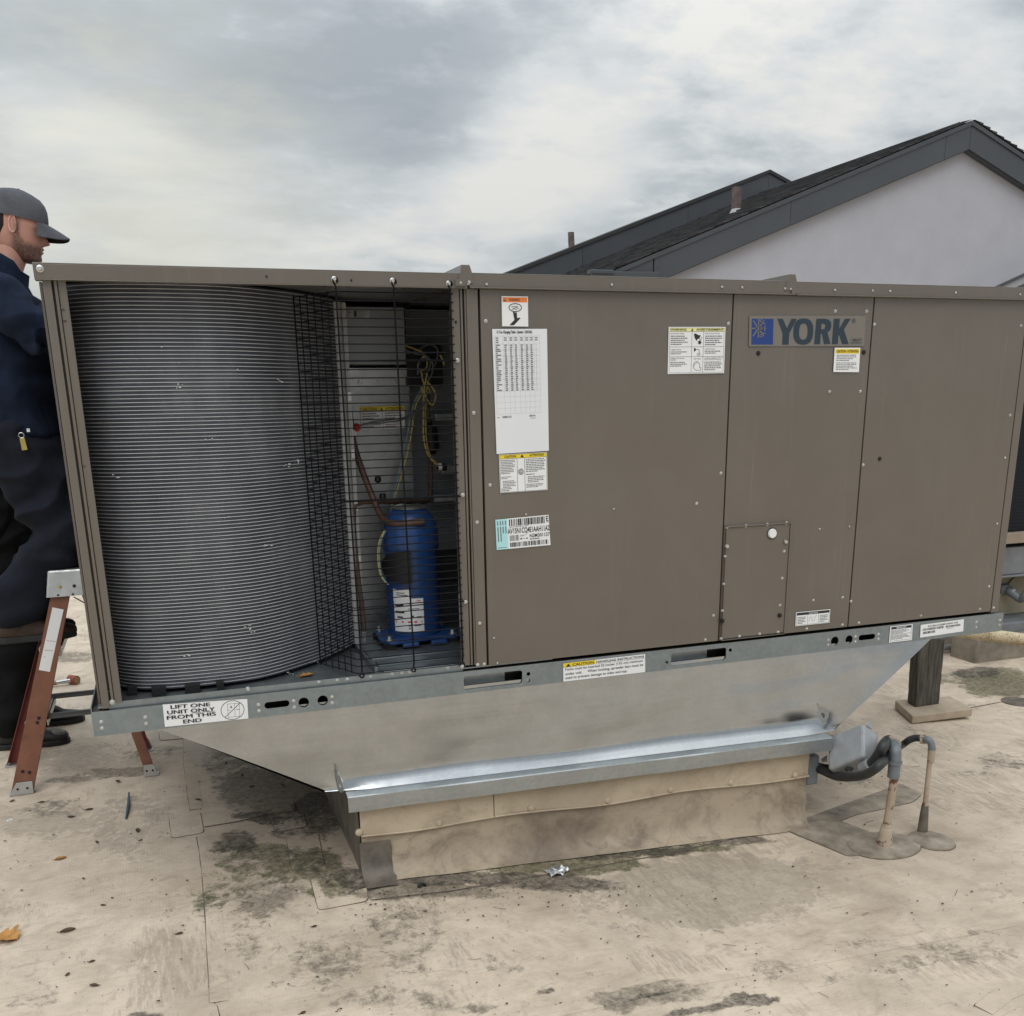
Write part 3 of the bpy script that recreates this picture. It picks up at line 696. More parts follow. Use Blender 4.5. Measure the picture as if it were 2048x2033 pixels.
# outer skin
def wavy(x0, x1, z0, z1, y, name, amp=.0020, thick=.03):
    nx, nz = 28, 36; rows = []
    for k in range(nz+1):
        rows.append([Vector((x0+(x1-x0)*i/nx, y-amp*math.sin(math.pi*i/nx)**.6*math.sin(math.pi*k/nz)**.6*max(-1.4, min(1.2, .5+3.0*noise.noise(Vector((i*.13+x0*7, k*.10, 2.5))))), z0+(z1-z0)*k/nz)) for i in range(nx+1)])
    mb = MB(); mb.grid(rows)
    n = nx+1
    edge = [rows[0][i] for i in range(n)]+[rows[k][nx] for k in range(1, nz+1)]+[rows[nz][i] for i in range(nx-1, -1, -1)]+[rows[k][0] for k in range(nz-1, 0, -1)]
    mb.grid([edge+edge[:1], [Vector((q.x, y+thick, q.z)) for q in edge+edge[:1]]])
    return mb.build(name, 'paint', unit, smooth=True, ang=30)
ZP = .694
wavy(1.2145, 2.0875, ZP, ZT0-.001, -.004, 'side_panel'); wavy(2.0935, 2.6505, ZP, ZT0-.001, -.004, 'side_panel'); wavy(2.6565, 3.343, ZP, ZT0-.001, -.004, 'side_panel')
mb = MB(); mb.box((1.17, .03, .69), (3.38, .05, ZT0)); mb.build('inner_frame', 'black', unit)
mb = MB(); mb.box((3.349, -.003, .688), (3.384, .03, ZT0-.001)); mb.box((3.3835, .03, .688), (3.386, 2.16, ZT0-.001)); mb.build('corner_post', 'paint', unit, bevel=.002)
mb = MB(); mb.box((.012, -.002, .688), (.0335, .03, ZT0-.001)); mb.box((.0395, .0, .70), (.047, .026, ZT0-.001)); mb.box((.0485, .004, .70), (.069, .028, ZT0-.001)); mb.box((.030, .014, .70), (.05, .03, ZT0-.001), mi=1); mb.box((.012, .03, .688), (.0145, 2.16, ZT0-.001))
mb.build('corner_post', ['paint', 'paint_dark'], unit, bevel=.0012)
mb = MB(); mb.box((1.126, .004, .70), (1.1515, .03, ZT0-.001)); mb.box((1.1535, .001, .70), (1.160, .03, ZT0-.001)); mb.box((1.1655, -.001, .70), (1.1705, .03, ZT0-.001)); mb.box((1.1715, -.003, .694), (1.2075, .03, ZT0-.001)); mb.box((1.13, .024, .70), (1.2135, .034, ZT0-.001), mi=1)
mb.build('center_post', ['paint', 'paint_dark'], unit, bevel=.0012)
# roof: three fascia lengths, tops and standing seam caps
for k, (x0, x1, dz) in enumerate(((-.004, 1.172, 0.), (1.178, 2.318, .002), (2.322, 3.50, .001))):
    mb = MB(); yo = -.016 if k == 0 else -.018
    mb.box((x0, yo, ZT0+dz), (x1, yo+.003, ZT1+dz)); mb.box((x0, yo, ZT1+dz), (x1, 2.24, ZT1+dz+.003))
    if k: mb.box((x0, yo-.006, ZT0+dz-.0035), (x1, yo+.004, ZT0+dz))
    else: mb.box((x0, yo, ZT0+dz-.0025), (x1, .02, ZT0+dz))
    mb.build('roof_panel', 'paint', unit, bevel=.001)
mb = MB(); mb.box((0, .0, ZT0+.016), (3.4, 2.16, ZT0+.022)); mb.build('roof_liner', 'panel_dark', unit)
for x, w_ in ((1.165, .048), (2.30, .05)):
    mb = MB(); prof = [(-w_/2, ZT0+.012), (-w_/2+.008, ZT1+.002), (-.012, ZT1+.026), (.014, ZT1+.026), (.022, ZT1+.002), (w_/2, ZT0+.012)]
    mb.prism([(x+a, -.021, z) for a, z in prof], (0, 2.24, 0)); mb.build('seam_cap', 'paint', unit, bevel=.0015)
mb = MB(); mb.box((1.133, -.0215, ZT0+.004), (1.166, -.0165, ZT0+.022)); mb.build('seam_clip', 'paint', unit, bevel=.001)
mb = MB(); mb.box((2.302, -.0235, ZT0+.002), (2.335, -.0185, ZT0+.02)); mb.build('seam_clip', 'paint', unit, bevel=.001)
# end and back walls
mb = MB(); mb.box((.0, .05, .69), (.006, 2.16, ZT0)); mb.box((.0, 2.16, .69), (3.386, 2.165, ZT0)); mb.build('rear_panel', 'paint', unit)

# access door
dx0, dx1, dz0, dz1 = 2.097, 2.366, .697, 1.108
mb = MB(); mb.box((dx0+.006, -.012, dz0+.004), (dx1-.006, -.003, dz1-.006)); mb.box((dx0, -.016, dz0), (dx0+.0055, -.003, dz1)); mb.box((dx1-.0055, -.016, dz0), (dx1, -.003, dz1)); mb.box((dx0, -.017, dz1-.0055), (dx1, -.003, dz1)); 
mb.prism([(dx0+.25*(dx1-dx0)*0, -.003, dz0-.0), (dx0, -.014, dz0), (dx0, -.014, dz0-.003), (dx0, -.003, dz0-.003)], (dx1-dx0, 0, 0))
door = mb.build('access_door', 'paint', unit, bevel=.0012)
kp = P(1457, 1007, -.014); mb = MB(); mb.lathe(kp, [(.0005, -.006), (.015, -.006), (.0172, -.002), (.0172, .004)], 24, axis='Y'); mb.build('round_plug', 'white', door, smooth=True)
mb = MB(); mb.lathe(kp, [(.0173, .0005), (.0215, .0005), (.0215, .003)], 24, axis='Y'); mb.build('plug_ring', 'paint_dark', door)
S6 = lambda cx, cy_: ((1300+cx/2.557)*1932/2048, (550+cy_/2.557)*1932/2048)
for cx, cy_ in [(393, 1389), (694, 1366), (370, 1770), (664, 1742)]:
    p = P(*S6(cx, cy_), -.015); mb = MB(); mb.lathe(p, [(.0005, -.006), (.0055, -.006), (.008, -.002), (.008, .004)], 14, axis='Y'); 
    mb.build('latch', 'screw' if cy_ < 1500 else 'black', door, smooth=True)

# screws: washer with hex head
mb = MB(); mb.lathe((0, 0, 0), [(.0066, .0012), (.0066, -.0008), (.0044, -.0016)], 14, axis='Y'); mb.lathe((0, 0, 0), [(.0044, -.0012), (.0044, -.0052), (.0034, -.0062), (.0003, -.0060)], 6, axis='Y')
scr = mb.build('screw', 'screw', unit); scr_used = False
def screw(x, z, y, s_=1., par=None):
    global scr_used
    if not scr_used: scr_used = True; scr.location = Vector((x, y, z))-WLOC[unit.name]; WLOC[scr.name] = Vector((x, y, z)); scr.rotation_euler = (0, random.uniform(0, 1), 0); scr.scale = (s_,)*3; return
    inst(scr, (x, y, z), par or unit, rot=(0, random.uniform(0, 1), 0), scale=s_, name='screw')
def sc(px, py, y, s_=1.): p = P(px, py, y); screw(p.x, p.z, y, s_)
def crop(x0, y0, sc_): return lambda cx, cy_: ((x0+cx/sc_)*1932/2048, (y0+cy_/sc_)*1932/2048)
for px, py, s_ in [(75, 507, 1.4), (631, 527, 1.25), (741, 530, 1.25), (847, 535, 1.2), (869, 534, 1), (885, 533, 1.2), (918, 537, 1), (1154, 538, 1), (1362, 542, .95), (1400, 543, .95), (1481, 545, .9), (1492, 546, .9), (1575, 548, .95), (1646, 549, .95), (1679, 550, .95), (1803, 553, .95), (1924, 556, .95)]: sc(px, py, -.0185, s_)
c5 = crop(900, 500, 2.95)
for q in [(213, 421), (142, 963), (238, 1389), (161, 1609), (448, 1561), (965, 1529), (1457, 1497), (1600, 1318), (1645, 435)]: sc(*c5(*q), -.0055, .85)
c6 = crop(1300, 550, 2.557)
for q in [(950, 186), (1110, 187), (1150, 254), (1898, 260), (920, 598), (1077, 596), (1843, 718), (1816, 936), (1092, 972), (867, 1300), (1018, 1288), (1775, 1273), (986, 1650), (836, 1664), (1029, 1670), (1734, 1594), (326, 1743), (284, 1867), (803, 1810), (985, 1790), (1069, 1780), (1386, 1743), (1688, 1710), (1758, 1703)]: sc(*c6(*q), -.0055, .85)
for q in [(395, 1293), (493, 1284), (602, 1276), (699, 1269), (687, 1414), (386, 1440), (677, 1552), (379, 1581), (666, 1690), (372, 1718), (365, 1860), (459, 1849), (562, 1837), (656, 1827)]: sc(*c6(*q), -.0135, .85)
c3 = crop(550, 500, 4.262); c4 = crop(550, 930, 4.262)
for q, s_ in [((1603, 258), 1), ((1627, 1170), 1), ((1597, 1722), 1), ((1725, 492), 1), ((1747, 1352), 1), ((1837, 175), .9), ((1865, 1475), .9), ((1730, 1705), 1), ((1785, 1700), .9), ((1895, 1690), .9)]: sc(*c4(*q), -.0045, s_)
sc(*c3(1558, 943), -.0035, 1)
for q, s_ in [((375, 1855), .85), ((532, 1838), .85), ((618, 1830), .85), ((745, 1812), 1.1), ((815, 1808), .85), ((1000, 1787), .85), ((1083, 1777), .85), ((1150, 1768), .9), ((1180, 1768), 1.), ((1473, 1735), .9)]: sc(*c4(*q), .0105, s_)
c12 = crop(150, 1280, 3.513); c13 = crop(1380, 1180, 2.892)
sc(*c12(1215, 350), .0105, 1.3); sc(*c12(262, 440), -.003, 1.2)
for q in [(185, 577), (190, 622), (494, 545), (500, 590), (1290, 457), (1294, 501), (1537, 430), (1541, 474), (1806, 402), (1808, 443)]: sc(*c12(*q), -.0015, 1.05)
for q in [(801, 291), (800, 319), (958, 271), (957, 300), (1091, 257), (1090, 285), (1658, 187), (1655, 217), (1793, 176), (1790, 203)]: sc(*c13(*q), -.0015, .9)
plug = None
for px, py, r in [(1431, 667, .008), (1630, 665, .008), (1660, 866, .0075), (503, 522, .003), (663, 529, .003), (860, 608, .004), (908, 970, .004)]:
    p = P(px, py, -.0055 if px > 1000 else -.0172 if py < 540 else .003); mb = MB(); mb.lathe(p, [(.0003, -.003), (r*.8, -.0025), (r, .0), (r, .004)], 14, axis='Y'); mb.build('hole_plug', 'black', unit)
# punched slots in the left post
for px, py in [(119, 585), (122, 606), (151, 860), (158, 880), (161, 938), (165, 958), (168, 1003), (190, 1175), (205, 1305)]:
    p = P(px, py, .0035); mb = MB(); mb.box((p.x-.004, .0022, p.z-.0018), (p.x+.004, .006, p.z+.0018)); mb.build('slot', 'paint_dark', unit)
# ------------------------------------------------------------------ condenser coil
coil_pts = smoothpath([(.03, .75, 0), (.028, .5, 0), (.030, .30, 0), (.052, .19, 0), (.108, .128, 0), (.175, .098, 0), (.25, .086, 0), (.329, .083, 0), (.41, .088, 0), (.482, .104, 0), (.53, .128, 0), (.578, .160, 0), (.690, .250, 0), (.775, .345, 0), (.848, .436, 0)], 5)
def offs(pts, d):
    o = []
    for i, p in enumerate(pts):
        t = pts[min(i+1, len(pts)-1)]-pts[max(i-1, 0)]; n = Vector((-t.y, t.x, 0)).normalized(); o.append(p+n*d)
    return o
ZC0, ZC1 = .709, 1.870
inn = offs(coil_pts, .0018)
mb = MB(); mb.grid([[Vector((p.x, p.y, ZC0-.006)) for p in inn], [Vector((p.x, p.y, ZC1+.006)) for p in inn]])
coil = mb.build('condenser_coil', 'fins', unit, smooth=True, recalc=False)
L = [0]
for a, b_ in zip(inn[:-1], inn[1:]): L.append(L[-1]+(b_-a).length)
uv = coil.data.uv_layers.new(name='UVMap')
nv = len(inn)
for lp in coil.data.loops: uv.data[lp.index].uv = (L[lp.vertex_index % nv], 0 if lp.vertex_index < nv else 1)
mb = MB(); mb.grid([[Vector((p.x, p.y, ZC0-.006)) for p in offs(coil_pts, .03)], [Vector((p.x, p.y, ZC1+.006)) for p in offs(coil_pts, .03)]]); mb.build('coil_back', 'black', coil)
front_p = [p for p in offs(coil_pts, .0)]; back_p = offs(coil_pts, .012); NT = 108; tube_o = None
for k in range(NT):
    z = ZC0+(ZC1-ZC0)*k/(NT-1)
    if tube_o is None:
        mb = MB(); h = .00095
        mb.grid([[Vector((p.x, p.y, z-h)) for p in back_p], [Vector((p.x, p.y, z-h)) for p in front_p], [Vector((p.x, p.y, z+h)) for p in front_p], [Vector((p.x, p.y, z+h)) for p in back_p]])
        tube_o = mb.build('coil_tube', 'tube', coil, smooth=True, ang=40); tc0 = WLOC[tube_o.name].copy(); zt0 = z
    else: inst(tube_o, tc0+Vector((0, 0, z-zt0)), coil, name='coil_tube')
hx, hy = .858, .452
mb = MB(); mb.tube([(hx, hy, .70), (hx, hy, 1.866)], .0185, 16); mb.build('header_pipe', 'header_grey', coil, smooth=True)
mb = MB(); mb.box((hx+.019, hy-.004, .70), (hx+.022, hy+.10, 1.866)); mb.box((hx+.022, hy+.006, .70), (hx+.034, hy+.009, 1.866)); mb.build('header_bracket', 'header_grey', coil)
for z in (.74, .86, 1.0, 1.18, 1.36, 1.55): mb = MB(); mb.box((hx+.0212, hy-.006, z), (hx+.032, hy+.012, z+.03)); mb.build('header_clip', 'alu', coil)
for px, py, w_ in [(250, 1297, .028), (300, 1296, .042), (363, 1290, .045), (415, 1286, .022)]:
    p = unproj(px, py+6, .700, 2); yc = min(coil_pts, key=lambda q: abs(q.x-p.x)+(10 if q.y > .3 else 0)).y
    mb = MB(); mb.box((p.x-w_/2, yc-.034, .6905), (p.x+w_/2, yc-.002, .719)); mb.build('foam_pad', 'foam', coil, bevel=.003)
# a few bent and scraped fin spots in the bright tube colour
rn = random.Random(21); mb = MB()
for px, py in [(420, 1112), (480, 1190), (428, 980), (540, 880), (560, 872), (470, 1180), (590, 1250), (545, 1270), (437, 700), (300, 655), (330, 690), (335, 730), (520, 720), (215, 900), (505, 1030), (350, 1240), (390, 830)]:
    d = pdir(px, py); p = CAM+d*3.1
    q = min(offs(coil_pts, -.0012), key=lambda c_: abs((c_.x-CAM.x)*d.y-(c_.y-CAM.y)*d.x)+(10 if c_.y > .42 else 0)); t_ = (q.y-CAM.y)/d.y; z = CAM.z+d.z*t_
    for k in range(rn.choice((2, 3, 4))):
        x0 = q.x+rn.uniform(-.012, .012); z0 = z+rn.uniform(-.006, .006); y0 = min(offs(coil_pts, -.0015), key=lambda c_: abs(c_.x-x0)+(10 if c_.y > .42 else 0)).y
        mb.box((x0, y0-.0006, z0), (x0+rn.uniform(.002, .008), y0, z0+rn.uniform(.0015, .004)))
o_ = mb.build('bent_fins', 'tube', coil); o_['kind'] = 'stuff'

# ------------------------------------------------------------------ wire guard
gr_lo, gr_hi = .712, 1.852
gA = Vector((.684, .182, 0)); gB = Vector((.778, .002, 0)); gC = Vector((1.131, .0, 0))
guard = None; NW = 49; wire_o = None
gp = [gA, gA.lerp(gB, .5), gB+Vector((-.006, .010, 0)), gB, gB+Vector((.012, -.002, 0)), gB.lerp(gC, .5), gC]
mb = MB(); mb.tube([Vector((gA.x, gA.y, gr_lo-.006)), Vector((gA.x, gA.y, gr_hi+.006))], .0026, 6)
guard = mb.build('wire_guard', 'wire_black', unit, smooth=True); guard['label'] = 'black welded wire guard over the compressor opening'
for k in range(NW):
    z = gr_lo+(gr_hi-gr_lo)*k/(NW-1)
    if wire_o is None:
        mb = MB(); mb.tube([Vector((p.x, p.y, z)) for p in gp], .0018, 5); wire_o = mb.build('wire', 'wire_black', guard, smooth=True); w0 = WLOC[wire_o.name].copy(); zw = z
    else: inst(wire_o, w0+Vector((0, 0, z-zw)), guard, name='wire')
vw = None
for t in (.17, .34, .51, .68, .84):
    p = gA.lerp(gB, t); p = Vector((p.x-.002, p.y-.002, (gr_lo+gr_hi)/2))
    if vw is None: mb = MB(); mb.tube([Vector((p.x, p.y, gr_lo-.004)), Vector((p.x, p.y, gr_hi+.004))], .0019, 5); vw = mb.build('wire', 'wire_black', guard, smooth=True)
    else: inst(vw, p, guard, name='wire')
for px0, py0, px1, py1 in [(631, 530, 684, 1277), (741, 533, 782, 1266), (847, 537, 874, 1256)]:
    a = P(px0, py0, -.006); b_ = P(px1, py1, -.004); a.y = -.012
    pts = [a+Vector((.007*math.sin(t), -.006, .007*math.cos(t))) for t in (2.6, 1.6, .6, -.4, -1.4, -2.4)]
    pts += [Vector((a.x+.001, -.014, a.z-.016)), Vector((a.x+.002, -.007, a.z-.04)), a.lerp(b_, .5)+Vector((0, .006, 0)), Vector((b_.x, -.004, b_.z+.03)), Vector((b_.x, .004, b_.z+.010))]
    pts += [Vector((b_.x+.007*math.sin(t), .005, b_.z+.007*math.cos(t))) for t in (.3, 1.4, 2.5, 3.6, 4.7, 5.6)]
    mb = MB(); mb.tube(pts, .0027, 6); mb.build('guard_rod', 'wire_black', guard, smooth=True)
for z in (P(*c3(1300, 943), 0).z, P(*c4(1300, 285), 0).z, P(*c4(1300, 1190), 0).z):
    pts = [Vector((.744+.010*math.cos(t), .008, z+.008*math.sin(t))) for t in (-.6, -1.6, -2.8, -4.0, -5.2)]+[Vector((.765, .004, z)), Vector((1.0, -.003, z+.001)), Vector((1.136, -.003, z))]
    mb = MB(); mb.tube(pts, .0019, 5); mb.build('guard_rod', 'wire_black', guard, smooth=True)

# ------------------------------------------------------------------ compressor compartment
mb = MB(); mb.box((.885, .622, .69), (1.135, .626, 1.66)); bp = mb.build('back_panel', 'galv_bright', unit)
mb = MB(); mb.box((1.135, .70, .69), (1.46, .704, 1.866)); mb.box((1.135, .626, .69), (1.139, .70, 1.866)); mb.box((.80, .76, .69), (1.14, .764, 1.866)); mb.build('bulkhead', 'panel_dark', unit)
mb = MB(); mb.box((1.40, .05, .69), (1.404, .70, 1.866)); mb.build('partition', 'panel_dark', unit)
mb = MB(); mb.box((.905, .60, 1.632), (1.125, .621, 1.662)); mb.box((.905, .616, 1.60), (1.125, .6205, 1.632)); mb.build('panel_flange', 'alu', unit)
for x in (.955, 1.02, 1.085): screw(x, 1.617, .6145, 1.2)
cb = MB(); cb.box((.897, .545, 1.672), (1.112, .72, 1.862)); ctrl = cb.build('control_box', 'panel_dark', unit, bevel=.003)
mb = MB(); mb.box((1.122, .60, 1.60), (1.26, .69, 1.74)); mb.build('terminal_box', 'black', unit, bevel=.004)
mb = MB(); mb.box((1.23, .62, 1.475), (1.30, .695, 1.50)); mb.box((1.25, .62, 1.28), (1.30, .695, 1.31)); mb.box((1.21, .60, 1.18), (1.32, .69, 1.205)); mb.build('pipe_bracket', 'alu', unit, bevel=.002)
mb = MB(); mb.box((1.17, .45, .90), (1.39, .69, .99)); mb.build('duct_block', 'black', unit, bevel=.01)
# floor: raised shelf with folded ribs
mb = MB(); mb.box((.86, .20, .6905), (1.36, .62, .704)); mb.box((.87, .14, .6905), (1.36, .192, .699)); mb.box((.845, .08, .6905), (.857, .62, .705)); mb.box((.87, .06, .6905), (1.36, .10, .694)); mb.build('compressor_shelf', 'galv_pan', unit, bevel=.003)
def tubeobj(name, pix, y_s, r, mt, par, n=10, sm=5):
    pts = [P(a, b_, y) for (a, b_), y in zip(pix, y_s)]; mb = MB(); mb.tube(smoothpath(pts, sm), r, n); return mb.build(name, mt, par, smooth=True)
CXc, CYc = 1.066, .415
mb = MB(); rr = .096
prof = [(.0005, 1.196), (.03, 1.193), (.055, 1.183), (.076, 1.165), (.09, 1.14), (rr+.002, 1.11), (rr+.004, 1.06), (rr+.004, 1.045), (rr, 1.036), (rr, .80), (rr, .745), (rr-.004, .728)]
mb.lathe((CXc, CYc, 0), prof, 40); comp = mb.build('compressor', 'blue', unit, smooth=True, ang=50); comp['label'] = 'glossy blue upright hermetic compressor'
base = []
for (x, y) in ((-.135, .085), (-.06, .115), (.06, .115), (.135, .085), (.15, -.06), (.135, -.115), (.06, -.10), (0, -.115), (-.055, -.12), (-.115, -.13), (-.145, -.085)): base.append(Vector((CXc+x, CYc+y, .722)))
mb = MB(); mb.prism(roundpoly(base, .025), (0, 0, .012)); mb.build('foot_plate', 'blue', comp, bevel=.003)
for (x, y) in ((-.045, -.117), (.06, -.11)): mb = MB(); mb.box((CXc+x-.03, CYc+y-.016, .708), (CXc+x+.03, CYc+y+.004, .724)); mb.build('foot_lip', 'blue', comp, bevel=.005)
for (x, y) in ((-.115, -.1), (.12, -.085), (-.115, .075), (.115, .075)):
    c = Vector((CXc+x, CYc+y, 0)); mb = MB(); mb.tube([c+Vector((0, 0, .704)), c+Vector((0, 0, .722))], .026, 14); mb.build('rubber_mount', 'foam', comp)
    mb = MB(); mb.tube([c+Vector((0, 0, .734)), c+Vector((0, 0, .737))], .016, 14); mb.tube([c+Vector((0, 0, .737)), c+Vector((0, 0, .75))], .0085, 6); mb.build('foot_bolt', 'screw', comp)
mb = MB(); mb.lathe((CXc-.0, CYc+.0, 0), [(.045, 1.1885), (.062, 1.1835), (.055, 1.192), (.03, 1.20)], 24); mb.build('top_ring', 'screw', comp, smooth=True)
# electrical box seen as a black half-round cover
va = math.atan2(CAM.y-CYc, CAM.x-CXc)
def onc(u, z, r): # u: -1..1 across the visible body
    a = va+math.asin(max(-1, min(1, u))); return Vector((CXc+r*math.cos(a), CYc+r*math.sin(a), z))
def curved(u0, u1, zf0, zf1, r0, r1, n=10):
    mb = MB(); rows = []
    us = [u0+(u1-u0)*i/n for i in range(n+1)]
    a = [onc(u, zf0(u), r1) for u in us]; b_ = [onc(u, zf1(u), r1) for u in us]; c = [onc(u, zf0(u), r0) for u in us]; d = [onc(u, zf1(u), r0) for u in us]
    mb.grid([c, a, b_, d, c]); mb.add([c[0], a[0], b_[0], d[0]], [(0, 1, 2, 3)]); mb.add([c[-1], a[-1], b_[-1], d[-1]], [(0, 1, 2, 3)]); return mb
zc = P(750, 1072, .33).z
curved(-.93, -.02, lambda u: zc-.056*math.sqrt(max(0, 1-((u+.25)/.70)**2)) if u < -.25 else zc-.056, lambda u: zc+.056*math.sqrt(max(0, 1-((u+.25)/.70)**2)) if u < -.25 else zc+.056, rr-.002, rr+.018).build('terminal_cover', 'black', comp)
def zpx(y): return P(760, y, .325).z
lab = curved(-.72, -.14, lambda u: zpx(1137), lambda u: zpx(1114), rr, rr+.0008).build('label', 'white', comp)
curved(-.70, .36, lambda u: zpx(1194), lambda u: zpx(1131), rr+.001, rr+.0018).build('label', 'white', comp)
pr_ = MB(); rn = random.Random(4)
def band(u0, u1, y0, y1, mi): q = curved(u0, u1, lambda u: zpx(y1), lambda u: zpx(y0), rr+.0018, rr+.0022, 4); pr_.add(q.v, q.f, mi)
band(-.66, .30, 1174, 1177, 1); band(-.66, -.36, 1142, 1146, 0); band(-.66, -.34, 1155, 1159, 0); band(-.25, -.05, 1140, 1141.5, 0); band(-.2, .2, 1150, 1151.2, 0); band(-.6, -.4, 1165, 1168, 0); band(-.1, 0, 1163, 1166, 0); band(.1, .28, 1165, 1168, 0); band(-.2, -.14, 1181, 1184, 0); band(-.2, -.14, 1186, 1189, 0); band(0, .25, 1182, 1183.2, 0); band(-.6, -.3, 1120, 1121.3, 0); band(-.6, -.2, 1124, 1125.3, 0); band(.12, .26, 1135, 1136.5, 1)
pr_.build('print', ['ink', 'red'], comp)
# refrigerant pipes
tubeobj('suction_pipe', [(648, 712), (654, 735), (662, 800), (668, 840), (684, 890), (708, 950), (722, 978), (742, 988), (775, 987), (800, 984)], [.57, .565, .56, .55, .52, .47, .42, .36, .325, .318], .0115, 'copper', unit, 12)
tubeobj('liquid_pipe', [(813, 868), (813, 910), (811, 938), (800, 947), (760, 947), (700, 947), (680, 949), (670, 956), (667, 972), (669, 1020), (676, 1090), (684, 1150), (687, 1192)], [.6, .6, .6, .58, .52, .47, .46, .45, .45, .45, .44, .43, .42], .0085, 'copper2', unit, 10)
tubeobj('liquid_pipe', [(806, 742), (808, 780), (811, 800)], [.62, .62, .62], .0085, 'copper2', unit, 10)
mb = MB(); a = P(811, 797, .61); b_ = P(817, 858, .61); mb.tube([a, a.lerp(b_, .1), a.lerp(b_, .14), a.lerp(b_, .88), a.lerp(b_, .92), b_], [.009, .012, .026, .026, .012, .009], 16); mb.build('filter_drier', 'black', unit, smooth=True, ang=60)
for px, py, y in [(713, 905, .50), (722, 937, .47), (668, 818, .53)]:
    p = P(px, py, y); mb = MB(); mb.lathe(p, [(.0005, .012), (.009, .011), (.012, .004), (.012, -.006), (.006, -.012), (.0005, -.012)], 12); mb.build('valve_cap', 'black' if py > 850 else 'white', unit, smooth=True)
a = P(672, 812, .53); mb = MB(); mb.tube([a, a+Vector((.004, -.01, .018))], .011, 10); mb.build('pressure_switch', 'red', unit, smooth=True)
a = P(826, 881, .55); b_ = P(842, 882, .55); mb = MB(); mb.tube([a, b_], .013, 12); mb.build('pressure_switch', 'black', unit, smooth=True)
mb = MB(); mb.tube([a-Vector((.0, .004, 0)), a+Vector((.012, -.004, 0))], .0137, 12); mb.build('switch_band', 'white', unit, smooth=True)
for mt, r, pix, y0 in [('cable_yellow', .0032, [(806, 705), (800, 740), (799, 790), (800, 830), (808, 858), (824, 878)], .53), ('cable_yellow', .0032, [(810, 712), (804, 745), (803, 795), (805, 835), (812, 860), (828, 880)], .54),
    ('cable_yellow', .003, [(800, 735), (783, 770), (776, 820), (765, 870), (752, 915), (742, 950), (738, 965)], .54), ('cable_blue', .003, [(798, 730), (780, 765), (770, 815), (758, 870), (748, 915), (736, 968)], .55),
    ('cable_yellow', .0026, [(726, 1000), (715, 1025), (713, 1055), (718, 1085), (730, 1102)], .36), ('cable_blue', .0026, [(728, 1000), (718, 1025), (716, 1055), (720, 1085), (733, 1104)], .36),
    ('cable_grey', .0028, [(673, 806), (690, 800), (725, 798), (765, 790), (795, 770), (806, 745)], .52), ('cable_grey', .0028, [(676, 806), (700, 797), (735, 793), (770, 785), (798, 762), (808, 735)], .53),
    ('cable_yellow', .003, [(750, 640), (765, 652), (780, 658), (800, 668), (806, 690), (796, 700), (788, 690), (800, 672)], .56), ('cable_grey', .003, [(750, 645), (765, 660), (785, 668), (806, 672), (812, 690), (800, 706), (790, 700)], .55),
    ('cable_grey', .003, [(752, 668), (770, 668), (790, 660), (812, 650), (826, 662), (820, 690), (808, 702)], .57), ('cable_yellow', .003, [(800, 725), (803, 748), (815, 765), (822, 750), (818, 735), (806, 720)], .53), ('cable_yellow', .0035, [(830, 670), (836, 680), (838, 690)], .53),
    ('cable_grey', .003, [(788, 708), (790, 688), (800, 676), (815, 682), (816, 702), (808, 720)], .53), ('cable_yellow', .003, [(795, 700), (799, 722), (812, 738), (800, 742), (795, 730)], .54)]:
    tubeobj('cable', pix, [y0]*len(pix), r, mt, unit, 6)
st_ = Sticker([P(680, 768, .6155), P(763, 766, .6155), P(764, 808, .6155), P(682, 812, .6155)], (0, -1, 0))
st_.rect(0, 0, 1, .2, 'yellow'); st_.text('CAUTION', .04, .05, .36, .17, 'ink', .02); st_.text('ATTENTION', .56, .05, .97, .17, 'ink', .02); st_.poly([(.44, .17), (.47, .04), (.5, .17)], 'ink', 1)
st_.rect(.49, .2, .5, 1, 'ink_soft', 1); st_.rect(0, .6, 1, .612, 'ink_soft', 1); st_.lines(.03, .25, .45, .58, 3, seed=2); st_.lines(.54, .25, .95, .58, 3, seed=5); st_.lines(.03, .66, .45, .92, 3, seed=7); st_.lines(.54, .66, .95, .95, 3, seed=9); st_.build(unit, 'caution_label')
st_ = Sticker([P(642, 583, .5435), P(697, 585, .5435), P(697, 602, .5435), P(642, 600, .5435)], (0, -1, 0)); st_.lines(.05, .1, .42, .9, 4, seed=2); st_.rect(.46, .15, .56, .85, 'ink', 1); st_.lines(.6, .1, .95, .9, 4, seed=8); st_.build(unit, 'label', 'line_grey')

# ------------------------------------------------------------------ printed labels
def quad(cf, pts, y=-.0072): return [P(*cf(*q), y) for q in pts]
c7 = crop(960, 570, 4.46); c8 = crop(980, 1010, 13.8); c9 = crop(1310, 600, 4.293); c11 = crop(880, 1270, 3.22)
